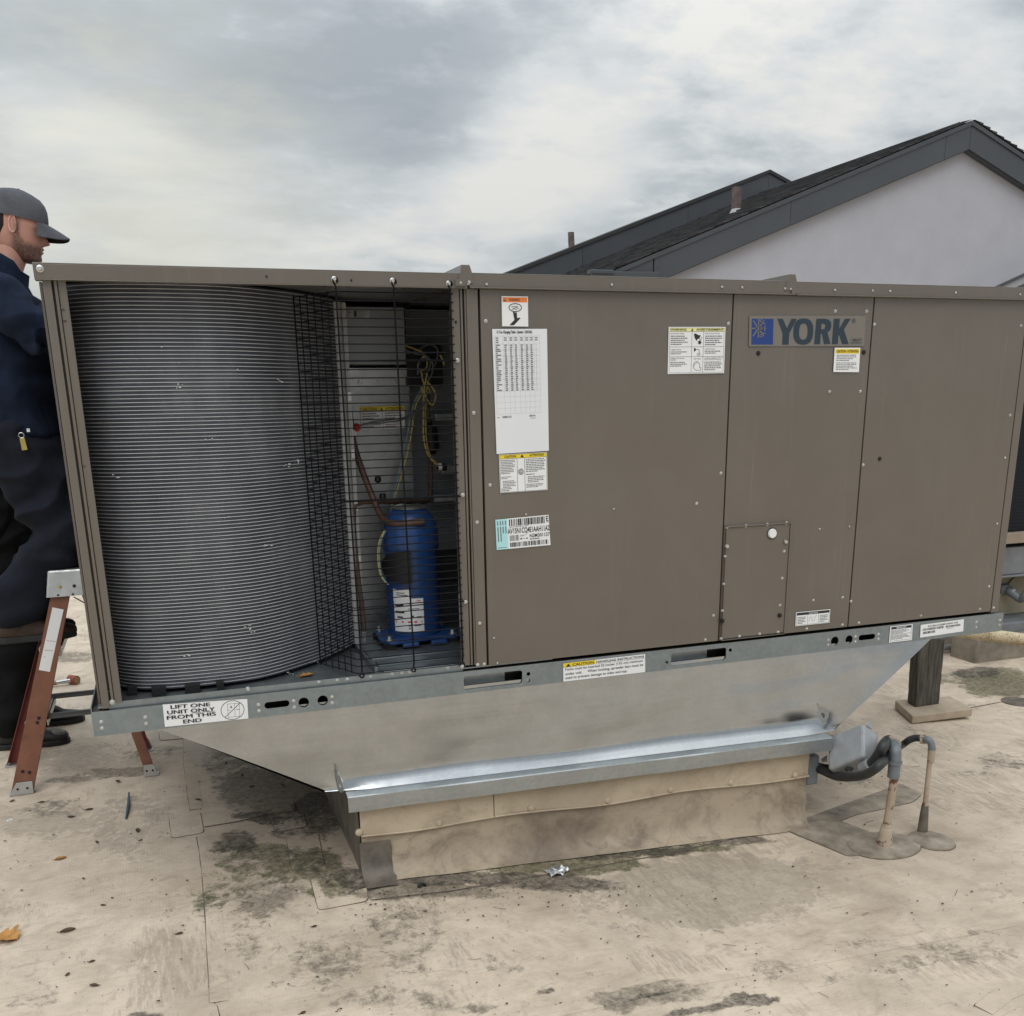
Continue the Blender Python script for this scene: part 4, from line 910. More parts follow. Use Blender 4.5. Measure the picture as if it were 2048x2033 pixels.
# orange hand warning
s_ = Sticker(quad(c7, [(190, 100), (428, 103), (432, 375), (195, 372)]), (0, -1, 0))
s_.frame(0, 0, 1, 1, .015, 'line_grey', .9, 0); s_.rect(.04, .04, .96, .2, 'orange', 1); s_.text('WARNING', .28, .075, .68, .165, 'ink', .015); s_.poly([(.07, .17), (.12, .065), (.17, .17)], 'ink', 2); s_.rect(.113, .1, .127, .14, 'white', 3)
el = [(.51+.235*math.cos(t*math.pi/12), .375+.13*math.sin(t*math.pi/12)) for t in range(25)]; s_.curve(el, .028, 'ink', .88)
for a in ([(.36, .36), (.46, .33), (.62, .35)], [(.42, .40), (.55, .37), (.66, .41)], [(.38, .43), (.5, .42), (.58, .45)]): s_.curve(a, .018, 'ink', .88)
s_.poly([(.42, .52), (.47, .5), (.5, .56), (.53, .5), (.565, .56), (.575, .72), (.66, .70), (.70, .72), (.45, .955), (.28, .955), (.47, .78)], 'ink', 2); s_.build(unit, 'warning_label')
# charging table
s_ = Sticker(quad(c7, [(108, 395), (597, 393), (614, 1480), (148, 1510)]), (0, -1, 0))
s_.text('15 Ton Charging Table - System 1 (R410A)', .08, .012, .72, .042, 'ink', .03)
u_ = [.035, .185, .285, .375, .48, .575, .66, .75, .855]; v0, v1, v2 = .055, .49, .675
for v in [v0, .118]+[.118+(v1-.118)*k/8 for k in range(1, 9)]+[v1+(v2-v1)*k/4 for k in range(1, 5)]: s_.rect(u_[0], v, u_[-1], v+.0014, 'line_grey', 1)
for u in u_: s_.rect(u, v0, u+.003, v2, 'line_grey', 1)
rn = random.Random(5)
for k in range(24):
    v = .123+(v1-.118)*k/24
    s_.rect(u_[0]+.015, v, u_[0]+rn.choice((.05, .11, .09)), v+.008, 'ink_soft', 2)
    for q in range(1, 7): s_.rect(u_[q]+.025, v, u_[q]+.025+rn.choice((.035, .045)), v+.0085, 'ink_soft', 2)
    s_.rect(u_[7]+.035, v+.003, u_[7]+.05, v+.006, 'ink_soft', 2)
for q in range(8):
    for r_ in range(3 if q == 0 else 2): s_.rect(u_[q]+.02, .066+.017*r_, u_[q]+.07, .074+.017*r_, 'ink_soft', 2)
s_.text('N2M3011271', .13, .692, .30, .708, 'ink', .015); s_.lines(.03, .698, .11, .708, 1); s_.text('380/104', .64, .692, .75, .706, 'ink', .015); s_.lines(.66, .716, .84, .723, 1); s_.build(unit, 'charging_table', 'paper')
# caution / attention
s_ = Sticker(quad(c7, [(168, 1515), (597, 1492), (603, 1830), (180, 1858)]), (0, -1, 0))
s_.rect(.01, .01, .99, .115, 'yellow'); s_.text('CAUTION', .11, .035, .35, .095, 'ink', .02); s_.text('ATTENTION', .63, .03, .93, .09, 'ink', .02); s_.poly([(.44, .1), (.475, .02), (.51, .1)], 'ink', 2)
s_.frame(.01, .01, .99, .99, .006, 'ink', 1.2); s_.rect(.01, .115, .99, .122, 'ink', 1); s_.rect(.365, .12, .372, .99, 'ink', 1); s_.rect(.52, .12, .527, .99, 'ink', 1)
s_.lines(.03, .14, .345, .52, 9, seed=3); s_.lines(.03, .57, .25, .65, 2, seed=4); s_.lines(.06, .68, .34, .88, 5, seed=5); s_.lines(.03, .88, .3, .97, 2, seed=6); s_.lines(.55, .14, .97, .50, 8, seed=7); s_.lines(.55, .53, .85, .58, 1, seed=2); s_.lines(.58, .60, .96, .78, 4, seed=8); s_.lines(.55, .80, .96, .91, 3, seed=9)
s_.curve([(.447+(.012+.055*t/30)*math.cos(t*.6), .48+1.25*(.012+.055*t/30)*math.sin(t*.6)) for t in range(31)], .008, 'ink', 1.25); s_.build(unit, 'caution_label')
# barcode label with model number
s_ = Sticker(quad(c8, [(145, 415), (1615, 275), (1670, 1110), (185, 1248)]), (0, -1, 0))
s_.rect(0, 0, .215, 1, 'cyan'); rn = random.Random(2)
for u in (.03, .08, .125, .175): s_.rect(u, .06, u+.018, .2, 'ink_soft', 1); s_.rect(u, .25, u+.02, .25+rn.uniform(.2, .5), 'ink_soft', 1)
s_.rect(.02, .93, .18, .95, 'ink_soft', 1); s_.bars(.25, .035, .92, .26, 26, 5, 'ink'); s_.text('E', .945, .03, .99, .2, 'ink', .015); s_.rect(.95, .22, .99, .24, 'ink_soft', 1); s_.lines(.25, .27, .85, .31, 1, seed=4)
s_.text('AV15N1CQ4E1AAH11A2', .215, .33, 1.0, .545, 'ink', .018); s_.text('N2M301127', .62, .57, .995, .69, 'ink', .015); s_.bars(.25, .56, .42, .75, 12, 9, 'ink_soft'); s_.lines(.44, .57, .57, .63, 2, seed=1); s_.rect(.44, .68, .48, .72, 'ink', 1); s_.rect(.50, .69, .53, .71, 'ink', 1); s_.rect(.55, .68, .58, .72, 'ink', 1); s_.lines(.62, .71, .92, .77, 1, 'ink', seed=5)
s_.bars(.25, .80, .96, .95, 32, 12, 'ink'); s_.build(unit, 'barcode_label')
# warning / avertissement
s_ = Sticker(quad(c9, [(117, 233), (605, 233), (592, 630), (108, 638)]), (0, -1, 0))
s_.rect(.02, .02, .98, .095, 'lemon'); s_.text('WARNING', .03, .035, .31, .08, 'ink', .02); s_.text('AVERTISSEMENT', .48, .035, .97, .08, 'ink', .02); s_.poly([(.39, .085), (.41, .03), (.43, .085)], 'ink', 2)
s_.frame(.02, .02, .98, .98, .004, 'ink', 1.2)
for v in (.097, .42, .63): s_.rect(.02, v, .98, v+.006, 'ink', 1)
for u in (.405, .61): s_.rect(u, .097, u+.005, .98, 'ink', 1)
s_.text('ROTATING PARTS', .04, .13, .27, .155); s_.lines(.04, .175, .36, .39, 5, seed=2); s_.text('PIECES ROTATIVES', .64, .13, .90, .155); s_.lines(.64, .175, .96, .40, 5, seed=3); s_.text('LUBRICATION', .04, .47, .22, .495); s_.lines(.04, .51, .34, .59, 2, seed=4); s_.text('LUBRICATION', .64, .46, .82, .485); s_.lines(.64, .5, .97, .58, 2, seed=5)
s_.text('CORRECT ROTATION', .04, .655, .28, .68); s_.text('SHOWN', .04, .69, .14, .715); s_.lines(.04, .735, .36, .85, 3, seed=6); s_.text('TOP VIEW', .44, .67, .58, .695); s_.text('LE SENS CORRECT DE LA', .64, .655, .96, .68); s_.text('ROTATION EST INDIQUE', .64, .69, .93, .715); s_.lines(.64, .735, .96, .94, 5, seed=7)
s_.poly([(.44, .15), (.47, .14), (.53, .18), (.56, .17), (.55, .22), (.50, .27), (.49, .3), (.455, .23)], 'ink', 2)
for a in range(7): s_.curve([(.545, .33), (.545+.035*math.cos(a*.9), .33+.045*math.sin(a*.9))], .014, 'ink', 1.2)
for q in [(.53, .24), (.56, .25), (.575, .22), (.55, .27)]: s_.rect(q[0], q[1], q[0]+.015, q[1]+.015, 'ink', 2)
s_.poly([(.45, .45), (.47, .45), (.485, .48), (.47, .52), (.45, .52)], 'ink', 2); s_.curve([(.485, .48), (.54, .485), (.545, .56)], .007, 'ink', 1.2); s_.curve([(.535+.03*math.cos(t*.52), .585+.018*math.sin(t*.52)) for t in range(13)], .006, 'ink', 1.2)
s_.curve([(.58, .93), (.58, .87), (.555, .87), (.56, .80), (.53, .745), (.49, .735), (.455, .77), (.44, .83), (.455, .89), (.49, .925), (.58, .93)], .006, 'ink', 1.2); s_.curve([(.46, .85), (.47, .79), (.50, .765), (.53, .78)], .006, 'ink', 1.2); s_.build(unit, 'warning_label')
# logo plate
s_ = Sticker(quad(c9, [(810, 137), (1808, 137), (1795, 398), (805, 400)]), (0, -1, 0)); asp = 1000/262.
def L9(x, y): return ((x-810)/990., (y-137)/262.)
a = L9(829, 163); b_ = L9(1009, 385); s_.rect(a[0], a[1], b_[0], b_[1], 'logo_blue')
def ln(x0, y0, x1, y1, t=.0085): s_.curve([L9(x0, y0), L9(x1, y1)], t, 'logo_plate', 990/262.)
ln(885, 165, 885, 325, .011)
for sx in (1, -1):
    for (x0, y0, x1, y1) in [(897, 228, 930, 178), (897, 262, 930, 312), (905, 245, 947, 245)]:
        X = lambda v: 885+(v-885)*sx
        if sx < 0 and x1 > 940: ln(868, 245, 830, 245, .009); continue
        ln(X(x0), y0, X(x1), y1, .0095)
    if sx > 0:
        for q in [(915, 205, 905, 185), (915, 205, 945, 205), (915, 285, 905, 303), (915, 285, 945, 288), (925, 245, 943, 225), (925, 245, 943, 266), (915, 165, 885, 190), (885, 300, 915, 322)]: ln(*q, .0075)
s_.curve([L9(885+22*math.cos(t*.524), 245+24*math.sin(t*.524)) for t in range(13)], .0085, 'logo_plate', 990/262.)
Y_ = [(1040, 163), (1085, 163), (1122, 245), (1158, 163), (1204, 163), (1143, 290), (1140, 385), (1085, 385), (1088, 290)]
K_ = [(1520, 163), (1573, 163), (1570, 248), (1618, 163), (1668, 163), (1612, 255), (1660, 382), (1602, 382), (1572, 300), (1566, 312), (1564, 382), (1512, 382)]
def ell(cx, cy_, rx, ry, n=36, p=2.5): return [(cx+rx*math.copysign(abs(math.cos(2*math.pi*k/n))**(2/p), math.cos(2*math.pi*k/n)), cy_+ry*math.copysign(abs(math.sin(2*math.pi*k/n))**(2/p), math.sin(2*math.pi*k/n))) for k in range(n)]
Rr = [(1370, 163), (1440, 163), (1475, 170), (1497, 192), (1502, 228), (1492, 262), (1470, 280), (1500, 380), (1444, 382), (1422, 292), (1412, 292), (1410, 382), (1358, 382)]
Rh = [(1415, 205), (1434, 205), (1447, 214), (1449, 230), (1444, 246), (1432, 254), (1414, 254)]
for sp in ([Y_], [ell(1262, 273, 85, 113), ell(1262, 273, 36, 70)], [Rr, Rh], [K_]):
    vs, fs = curve_mesh(sp); s_.mb.add([s_.m(*L9(v.x, v.y), .0013) for v in vs], fs, s_.mi('logo_dark'))
s_.curve([L9(1696+17*math.cos(t*.4), 182+19*math.sin(t*.4)) for t in range(17)], .0028, 'logo_dark', 990/262.); a = L9(1689, 170); b_ = L9(1704, 193); s_.text('R', a[0], a[1], b_[0], b_[1], 'logo_dark', .02)
a = L9(1676, 330); b_ = L9(1776, 378); s_.frame(a[0], a[1], b_[0], b_[1], .0015, 'logo_dark', 3.8); s_.text('SMART', a[0]+.014, a[1]+.03, b_[0]-.006, a[1]+.10, 'logo_dark', .01); s_.text('EQUIPMENT', a[0]+.006, a[1]+.125, b_[0]-.006, a[1]+.165, 'logo_dark', .01)
s_.build(unit, 'logo_plate', 'logo_plate')
# small caution
s_ = Sticker(quad(c9, [(1543, 412), (1762, 412), (1750, 622), (1530, 620)]), (0, -1, 0))
s_.rect(.04, .05, .96, .24, 'yellow'); s_.text('CAUTION / ATTENTION', .08, .09, .93, .2, 'ink', .02); s_.lines(.09, .27, .9, .56, 4, 'ink_soft', .45, 3); s_.lines(.09, .59, .92, .93, 5, 'ink_soft', .45, 4); s_.build(unit, 'caution_label')
# important notes
s_ = Sticker(quad(c13, [(613, 131), (811, 112), (806, 190), (609, 211)]), (0, -1, 0)); s_.rect(.02, .05, .98, .24, 'ink'); s_.text('Important', .38, .09, .64, .22, 'white', .01); s_.frame(.02, .05, .98, .95, .006, 'ink', 2.5)
for u in (.34, .66): s_.rect(u, .24, u+.006, .95, 'ink', 1)
s_.lines(.05, .34, .3, .88, 5, seed=3); s_.lines(.7, .34, .95, .88, 5, seed=4); s_.curve([(.39, .8), (.39, .5), (.43, .42), (.47, .5), (.47, .68), (.51, .75), (.55, .66), (.56, .45), (.61, .33)], .012, 'line_grey', 2.5); s_.build(unit, 'important_label')
s_ = Sticker(quad(c13, [(1158, 213), (1288, 198), (1283, 290), (1150, 306)], -.0015), (0, -1, 0)); s_.rect(.05, .05, .95, .2, 'ink'); s_.text('IMPORTANT', .28, .08, .72, .17, 'white', .02); s_.lines(.07, .24, .93, .5, 4, seed=2); s_.rect(.05, .52, .95, .535, 'ink', 1); s_.lines(.07, .57, .93, .85, 4, seed=6); s_.frame(.05, .05, .95, .93, .01, 'ink', 1.4); s_.build(unit, 'important_label')
s_ = Sticker(quad(c13, [(1334, 203), (1584, 170), (1580, 240), (1330, 277)], -.0015), (0, -1, 0)); s_.text('AV15N1CQ4E1AAH11A2', .16, .12, .86, .28, 'ink', .02); s_.bars(.05, .32, .53, .5, 24, 3); s_.bars(.06, .58, .34, .76, 16, 6); s_.bars(.58, .34, .93, .5, 18, 8); s_.lines(.6, .56, .88, .62, 1, seed=3); s_.build(unit, 'barcode_label')
# handling caution
s_ = Sticker(quad(c11, [(793, 185), (1321, 124), (1321, 240), (794, 302)], -.0015), (0, -1, 0)); s_.rect(.0, .0, .385, .225, 'yellow'); s_.poly([(.03, .2), (.06, .04), (.09, .2)], 'ink', 2); s_.text('CAUTION', .11, .05, .365, .195, 'ink', .02); s_.text('HANDLING INSTRUCTIONS', .395, .06, .985, .19, 'ink', .02)
s_.rect(0, .225, 1, .235, 'ink', 1); s_.text('Forks must be inserted 52 inches (132 cm) minimum', .025, .28, .97, .45, 'ink', .01); s_.text('under unit.', .025, .52, .225, .66, 'ink', .01); s_.text('When hoisting, spreader bars must be', .29, .50, .975, .68, 'ink', .01); s_.text('used to prevent damage to sides and top.', .025, .74, .775, .92, 'ink', .01); s_.build(unit, 'caution_label')
# lift label
s_ = Sticker(quad(c12, [(615, 455), (1210, 415), (1218, 553), (632, 612)], -.0015), (0, -1, 0))
for t, u0, u1, k in [('LIFT ONE', .09, .55, 0), ('UNIT ONLY', .045, .60, 1), ('FROM THIS', .035, .61, 2), ('END', .22, .435, 3)]: [s_.text(t, u0+d_, .05+.235*k, u1+d_, .22+.235*k, 'ink', 0., 2+j_) for j_, d_ in enumerate((-.0035, 0, .0035))]
s_.rect(.33, .475, .60, .49, 'ink', 1); s_.curve([(.815+.14*math.cos(t*.262), .5+.14*4.05*.97*math.sin(t*.262)*.85) for t in range(25)], .006, 'ink', 4.2); s_.curve([(.72, .82), (.915, .16)], .006, 'ink', 4.2)
s_.frame(.755, .18, .90, .85, .004, 'ink_soft', 4.2); s_.rect(.755, .48, .78, .5, 'ink', 1); s_.rect(.86, .48, .90, .5, 'ink', 1); s_.rect(.79, .3, .81, .4, 'ink_soft', 1); s_.rect(.84, .18, .844, .85, 'ink_soft', 1); s_.build(unit, 'lift_label')
# ------------------------------------------------------------------ step ladder
lad = empty('step_ladder', (-.2, 1.45, 0), 'short rust-orange fibreglass step ladder with aluminium cap beside the unit', 'ladder')
def chan(a, b_, w, fl, sgn, name, mt='ladder', flare=1.0):
    """C-channel rail: web in the X direction, flanges turned inwards (sgn along Y)"""
    a = Vector(a); b_ = Vector(b_); t = (b_-a).normalized(); X = Vector((1, 0, 0)); X = (X-t*X.dot(t)).normalized(); Yv = t.cross(X)
    if Yv.y*sgn < 0: Yv = -Yv
    th = .004; prof = [(-w/2, 0), (w/2, 0), (w/2, fl), (w/2-th, fl), (w/2-th, th), (-w/2+th, th), (-w/2+th, fl), (-w/2, fl)]
    mb = MB(); k = len(prof)
    A = [a+X*p*flare+Yv*q for p, q in prof]; B = [b_+X*p+Yv*q for p, q in prof]
    mb.add(A+B, [tuple(range(k)), tuple(range(2*k-1, k-1, -1))]+[(i, (i+1) % k, (i+1) % k+k, i+k) for i in range(k)])
    return mb.build(name, mt, lad, bevel=.001), X, Yv, t
FN0, FN1 = Vector((-.441, 1.245, .0)), Vector((-.186, 1.29, .82)); FF0, FF1 = Vector((-.505, 1.655, 0)), Vector((-.20, 1.60, .82))
RN0, RN1 = Vector((.070, 1.265, .0)), Vector((-.095, 1.30, .84)); RF0, RF1 = Vector((.045, 1.64, 0)), Vector((-.105, 1.59, .84))
nr, X1, Y1, t1 = chan(FN0, FN1, .068, .028, 1, 'front_rail', 'ladder', 1.2); chan(FF0, FF1, .068, .028, -1, 'front_rail', 'ladder_in', 1.2)
chan(RN0, RN1, .04, .02, 1, 'rear_rail'); chan(RF0, RF1, .04, .02, -1, 'rear_rail', 'ladder_in')
q = [FN0+t1*s_+X1*x-Y1*.0012 for s_, x in ((.50, -.021), (.50, .022), (.805, .022), (.805, -.021))]
mb = MB(); mb.prism([FN0+t1*.535+X1*-.026-Y1*.0008, FN0+t1*.535+X1*.016-Y1*.0008, FN0+t1*.80+X1*.022-Y1*.0008, FN0+t1*.80+X1*-.02-Y1*.0008], -Y1*.0008); mb.build('paper_label', 'white', nr)
for s_, x in ((.62, .012), (.66, .016), (.59, -.01)): 
    mb = MB(); c = FN0+t1*s_-Y1*.0020; mb.add([c+X1*-.018, c+X1*x+t1*.004, c+X1*x+t1*.0052, c+X1*-.018+t1*.0014], [(0, 1, 2, 3)]); mb.build('label_tear', 'ladder_in', nr)
for s_, x in ((.10, -.013), (.10, .013), (.315, .006), (.335, .008)):
    c = FN0+t1*s_+X1*x; mb = MB(); mb.lathe(c, [(.0004, -.004), (.006, -.003), (.0075, .001)], 10, axis='Y'); mb.build('rivet', 'black', nr)
for a, t_, w, sg, nm in ((FN0, t1, .046, 1, 1), (FF0, (FF1-FF0).normalized(), .046, -1, 0), (RN0, (RN1-RN0).normalized(), .03, 1, 1), (RF0, (RF1-RF0).normalized(), .03, -1, 0)):
    z0 = gz(a.x); y0 = a.y-.004*sg
    mb = MB(); mb.prism([(a.x-w, y0, z0+.002), (a.x+w, y0, z0+.002), (a.x+w*.72+t_.x*.05, y0+t_.y*.05, .055), (a.x-w*.60+t_.x*.05, y0+t_.y*.05, .055)], (0, -.003*sg, 0)); mb.box((a.x-w, min(y0, y0+.04*sg), z0+.0005), (a.x+w, max(y0, y0+.04*sg), z0+.006)); f = mb.build('foot', 'alu', lad, bevel=.001)
    if nm:
        for x in (-w*.4, w*.4): mb = MB(); mb.lathe((a.x+x+t_.x*.025, y0-.004, .028), [(.0004, -.002), (.0045, -.001), (.005, .002)], 8, axis='Y'); mb.build('rivet', 'black', f)
def railx(z, a, b_): return a.lerp(b_, z/.82)
for z in (.31, .61):
    a = railx(z, FN0, FN1); b_ = railx(z, FF0, FF1)
    mb = MB(); mb.box((a.x-.045, a.y+.005, z-.004), (a.x+.042, b_.y-.005, z)); mb.box((a.x-.045, a.y+.005, z-.03), (a.x-.042, b_.y-.005, z)); mb.box((a.x+.039, a.y+.005, z-.03), (a.x+.042, b_.y-.005, z))
    for k in range(5): mb.box((a.x-.038+.016*k, a.y+.01, z), (a.x-.034+.016*k, b_.y-.01, z+.002))
    mb.build('step', 'alu', lad)
    for y, sg in ((a.y+.006, 1), (b_.y-.006, -1)):
        mb = MB(); mb.prism([(a.x-.03, y, z-.03), (a.x+.03, y, z-.03), (a.x+.0, y, z-.12), (a.x-.035, y, z-.12)], (0, .003*sg, 0)); mb.build('step_brace', 'alu', lad)
cap = MB(); z0, z1 = .812, .918
lo = [(-.240, 1.272), (.02, 1.272), (.02, 1.618), (-.240, 1.618)]; hi = [(-.222, 1.288), (.005, 1.288), (.005, 1.602), (-.222, 1.602)]
cap.add([Vector((x, y, z0)) for x, y in lo]+[Vector((x, y, z1)) for x, y in hi], [(4, 5, 6, 7), (0, 1, 5, 4), (1, 2, 6, 5), (2, 3, 7, 6), (3, 0, 4, 7)])
cp = cap.build('top_cap', 'alu', lad, bevel=.008); mb = MB(); mb.box((-.205, 1.305, z1-.002), (-.01, 1.585, z1+.0015)); mb.build('cap_tread', 'alu_dark', cp)
for px, py in [(113, 1108), (140, 1106), (110, 1124), (138, 1122)]:
    p = P(px, py, 1.277); mb = MB(); mb.lathe(p, [(.0004, -.005), (.006, -.004), (.0075, .004)], 10, axis='Y'); mb.build('rivet', 'black' if px != 113 else 'brass', cp)
for (a, b_, y) in ((railx(.315, FN0, FN1), railx(.315, RN0, RN1), 1.292), (railx(.315, FF0, FF1), railx(.315, RF0, RF1), 1.60)):
    mb = MB(); mb.box((a.x+.01, y, .300), (b_.x-.0, y+.004, .324)); mb.box((a.x+.01, y-.010, .322), (b_.x, y+.004, .3245)); mb.build('spreader', 'alu_dark', lad)
mb = MB(); mb.tube([(-.14, 1.31, .80), (-.10, 1.33, .765), (-.06, 1.33, .745), (-.055, 1.33, .72)], .0025, 5); mb.build('cord', 'black', lad)

# ------------------------------------------------------------------ people
def bake(mb, name, mt, parent, voxel, smooth=3, folds=0., fs=9., seed=0, dirn=None):
    me = bpy.data.meshes.new(name); me.from_pydata(mb.v, [], mb.f)
    o = bpy.data.objects.new(name, me); col.objects.link(o)
    m_ = o.modifiers.new('r', 'REMESH'); m_.mode = 'VOXEL'; m_.voxel_size = voxel
    if smooth: s_ = o.modifiers.new('s', 'SMOOTH'); s_.factor = .6; s_.iterations = smooth
    bpy.context.view_layer.update(); dg = bpy.context.evaluated_depsgraph_get()
    me2 = bpy.data.meshes.new_from_object(o.evaluated_get(dg)); bpy.data.objects.remove(o)
    n_ = [v.normal.copy() for v in me2.vertices]
    if folds:
        for v, nn_ in zip(me2.vertices, n_):
            p = v.co; q = Vector((p.x*fs*.9+p.z*fs*.5, p.y*fs*.7, p.z*fs*1.5-p.x*fs*.6+seed))
            w_ = noise.noise(q); r_ = 1-abs(noise.noise(q*.62+Vector((3, 1, seed))))*2
            v.co = p+nn_*folds*(w_*.7+max(0, r_)*.9-.25)
    c = Vector((0, 0, 0)); 
    for v in me2.vertices: c += v.co
    c /= len(me2.vertices)
    for v in me2.vertices: v.co -= c
    me2.materials.clear(); me2.materials.append(MATS[mt]); me2.shade_smooth()
    r = bpy.data.objects.new(name, me2); finish(r, parent, c); return r
def limb(mb, pts, rs, n=14, round_=True):
    """tapered limb with rounded ends; a radius may be a pair (along X, along Y)"""
    pts = [Vector(p) for p in pts]; P2 = smoothpath(pts, 4); k = len(pts); R2 = []
    for i in range(len(P2)):
        t = i/4; j = min(int(t), k-2); f = t-j
        g_ = lambda r: Vector(r) if hasattr(r, '__len__') else Vector((r, r))
        R2.append(g_(rs[j]).lerp(g_(rs[j+1]), f))
    if round_:
        d0 = (P2[0]-P2[1]).normalized(); d1 = (P2[-1]-P2[-2]).normalized(); a, b_ = R2[0], R2[-1]
        pre = [(P2[0]+d0*min(a)*s_, a*c) for s_, c in ((.9, .35), (.6, .75))]; post = [(P2[-1]+d1*min(b_)*s_, b_*c) for s_, c in ((.6, .75), (.9, .35))]
        P2 = [p for p, _ in pre]+P2+[p for p, _ in post]; R2 = [r for _, r in pre]+R2+[r for _, r in post]
    rings = []
    for i, p in enumerate(P2):
        t = (P2[min(i+1, len(P2)-1)]-P2[max(i-1, 0)]).normalized()
        ux = Vector((1, 0, 0)) if abs(t.x) < .8 else Vector((0, 0, 1)); ux = (ux-t*ux.dot(t)).normalized(); uy = t.cross(ux)
        rings.append([p+ux*R2[i].x*math.cos(2*math.pi*q/n)+uy*R2[i].y*math.sin(2*math.pi*q/n) for q in range(n)])
    vs = [q for r in rings for q in r]; fs = []
    for i in range(len(rings)-1):
        for q in range(n): fs.append((i*n+q, i*n+(q+1) % n, (i+1)*n+(q+1) % n, (i+1)*n+q))
    fs.append(tuple(range(n-1, -1, -1))); fs.append(tuple((len(rings)-1)*n+q for q in range(n)))
    mb.add(vs, fs)
def boot(parent, heel, yaw_, mt, toe=False, pitch=0., s_=1.):
    M = Matrix.Translation(heel) @ Euler((0, pitch, yaw_)).to_matrix().to_4x4() @ Matrix.Scale(s_, 4)
    mb = MB()
    limb(mb, [M @ Vector(q) for q in ((.02, 0, .045), (.09, 0, .045), (.16, 0, .042), (.225, 0, .036), (.262, 0, .034))], [(.034, .038), (.040, .036), (.034, .042), (.028, .047), (.024, .040)], 14)
    limb(mb, [M @ Vector(q) for q in ((.045, 0, .05), (.045, 0, .11), (.035, 0, .20))], [(.052, .042), (.052, .045), (.056, .05)], 14)
    limb(mb, [M @ Vector(q) for q in ((.06, 0, .11), (.12, 0, .075), (.17, 0, .055))], [.038, .038, .034], 12)
    b = bake(mb, 'boot', mt, parent, .008, 3, .002, 20)
    so = MB(); rows = []
    out_ = [(-.022, 0), (-.015, -.028), (.02, -.037), (.08, -.034), (.14, -.040), (.20, -.048), (.25, -.043), (.280, -.022), (.288, 0), (.280, .022), (.25, .043), (.20, .048), (.14, .040), (.08, .034), (.02, .037), (-.015, .028)]
    so.prism([M @ Vector((x, y, 0)) for x, y in out_], (M.to_3x3() @ Vector((0, 0, .026)))); so.build('sole', 'sole' if mt != 'boot_black' else 'boot_black', b, bevel=.005)
    if toe:
        t = MB(); t.lathe((0, 0, 0), [(.0005, .010), (.02, .008), (.030, .0), (.026, -.012)], 16); t.v = [M @ (Euler((0, R(28), 0)).to_matrix() @ Vector((v.x*1.15, v.y, v.z))+Vector((.245, -.008, .060))) for v in t.v]; t.build('worn_toe', 'toe_worn', b, smooth=True, ang=80)
    return b
def hand(mb, wrist, fdir, up, s_=1.):
    """palm and five bent fingers"""
    f = Vector(fdir).normalized(); u = (Vector(up)-f*Vector(up).dot(f)).normalized(); sd = f.cross(u)
    w = Vector(wrist); q = lambda a, b_, c: w+f*a*s_+sd*b_*s_+u*c*s_
    limb(mb, [q(-.02, 0, 0), q(.03, 0, 0), q(.085, 0, -.004)], [(.026, .026), (.020, .038), (.016, .042)], 12)
    for k, (b_, L_) in enumerate(((-.031, .068), (-.011, .078), (.010, .074), (.029, .058))):
        limb(mb, [q(.08, b_, -.002), q(.08+L_*.45, b_*1.08, -.004), q(.08+L_*.78, b_*1.1, -.018), q(.08+L_*.95, b_*1.1, -.036)], [.0095, .009, .0085, .0075], 8)
    limb(mb, [q(.015, -.03, -.004), q(.045, -.055, -.008), q(.075, -.062, -.020)], [.013, .011, .009], 8)
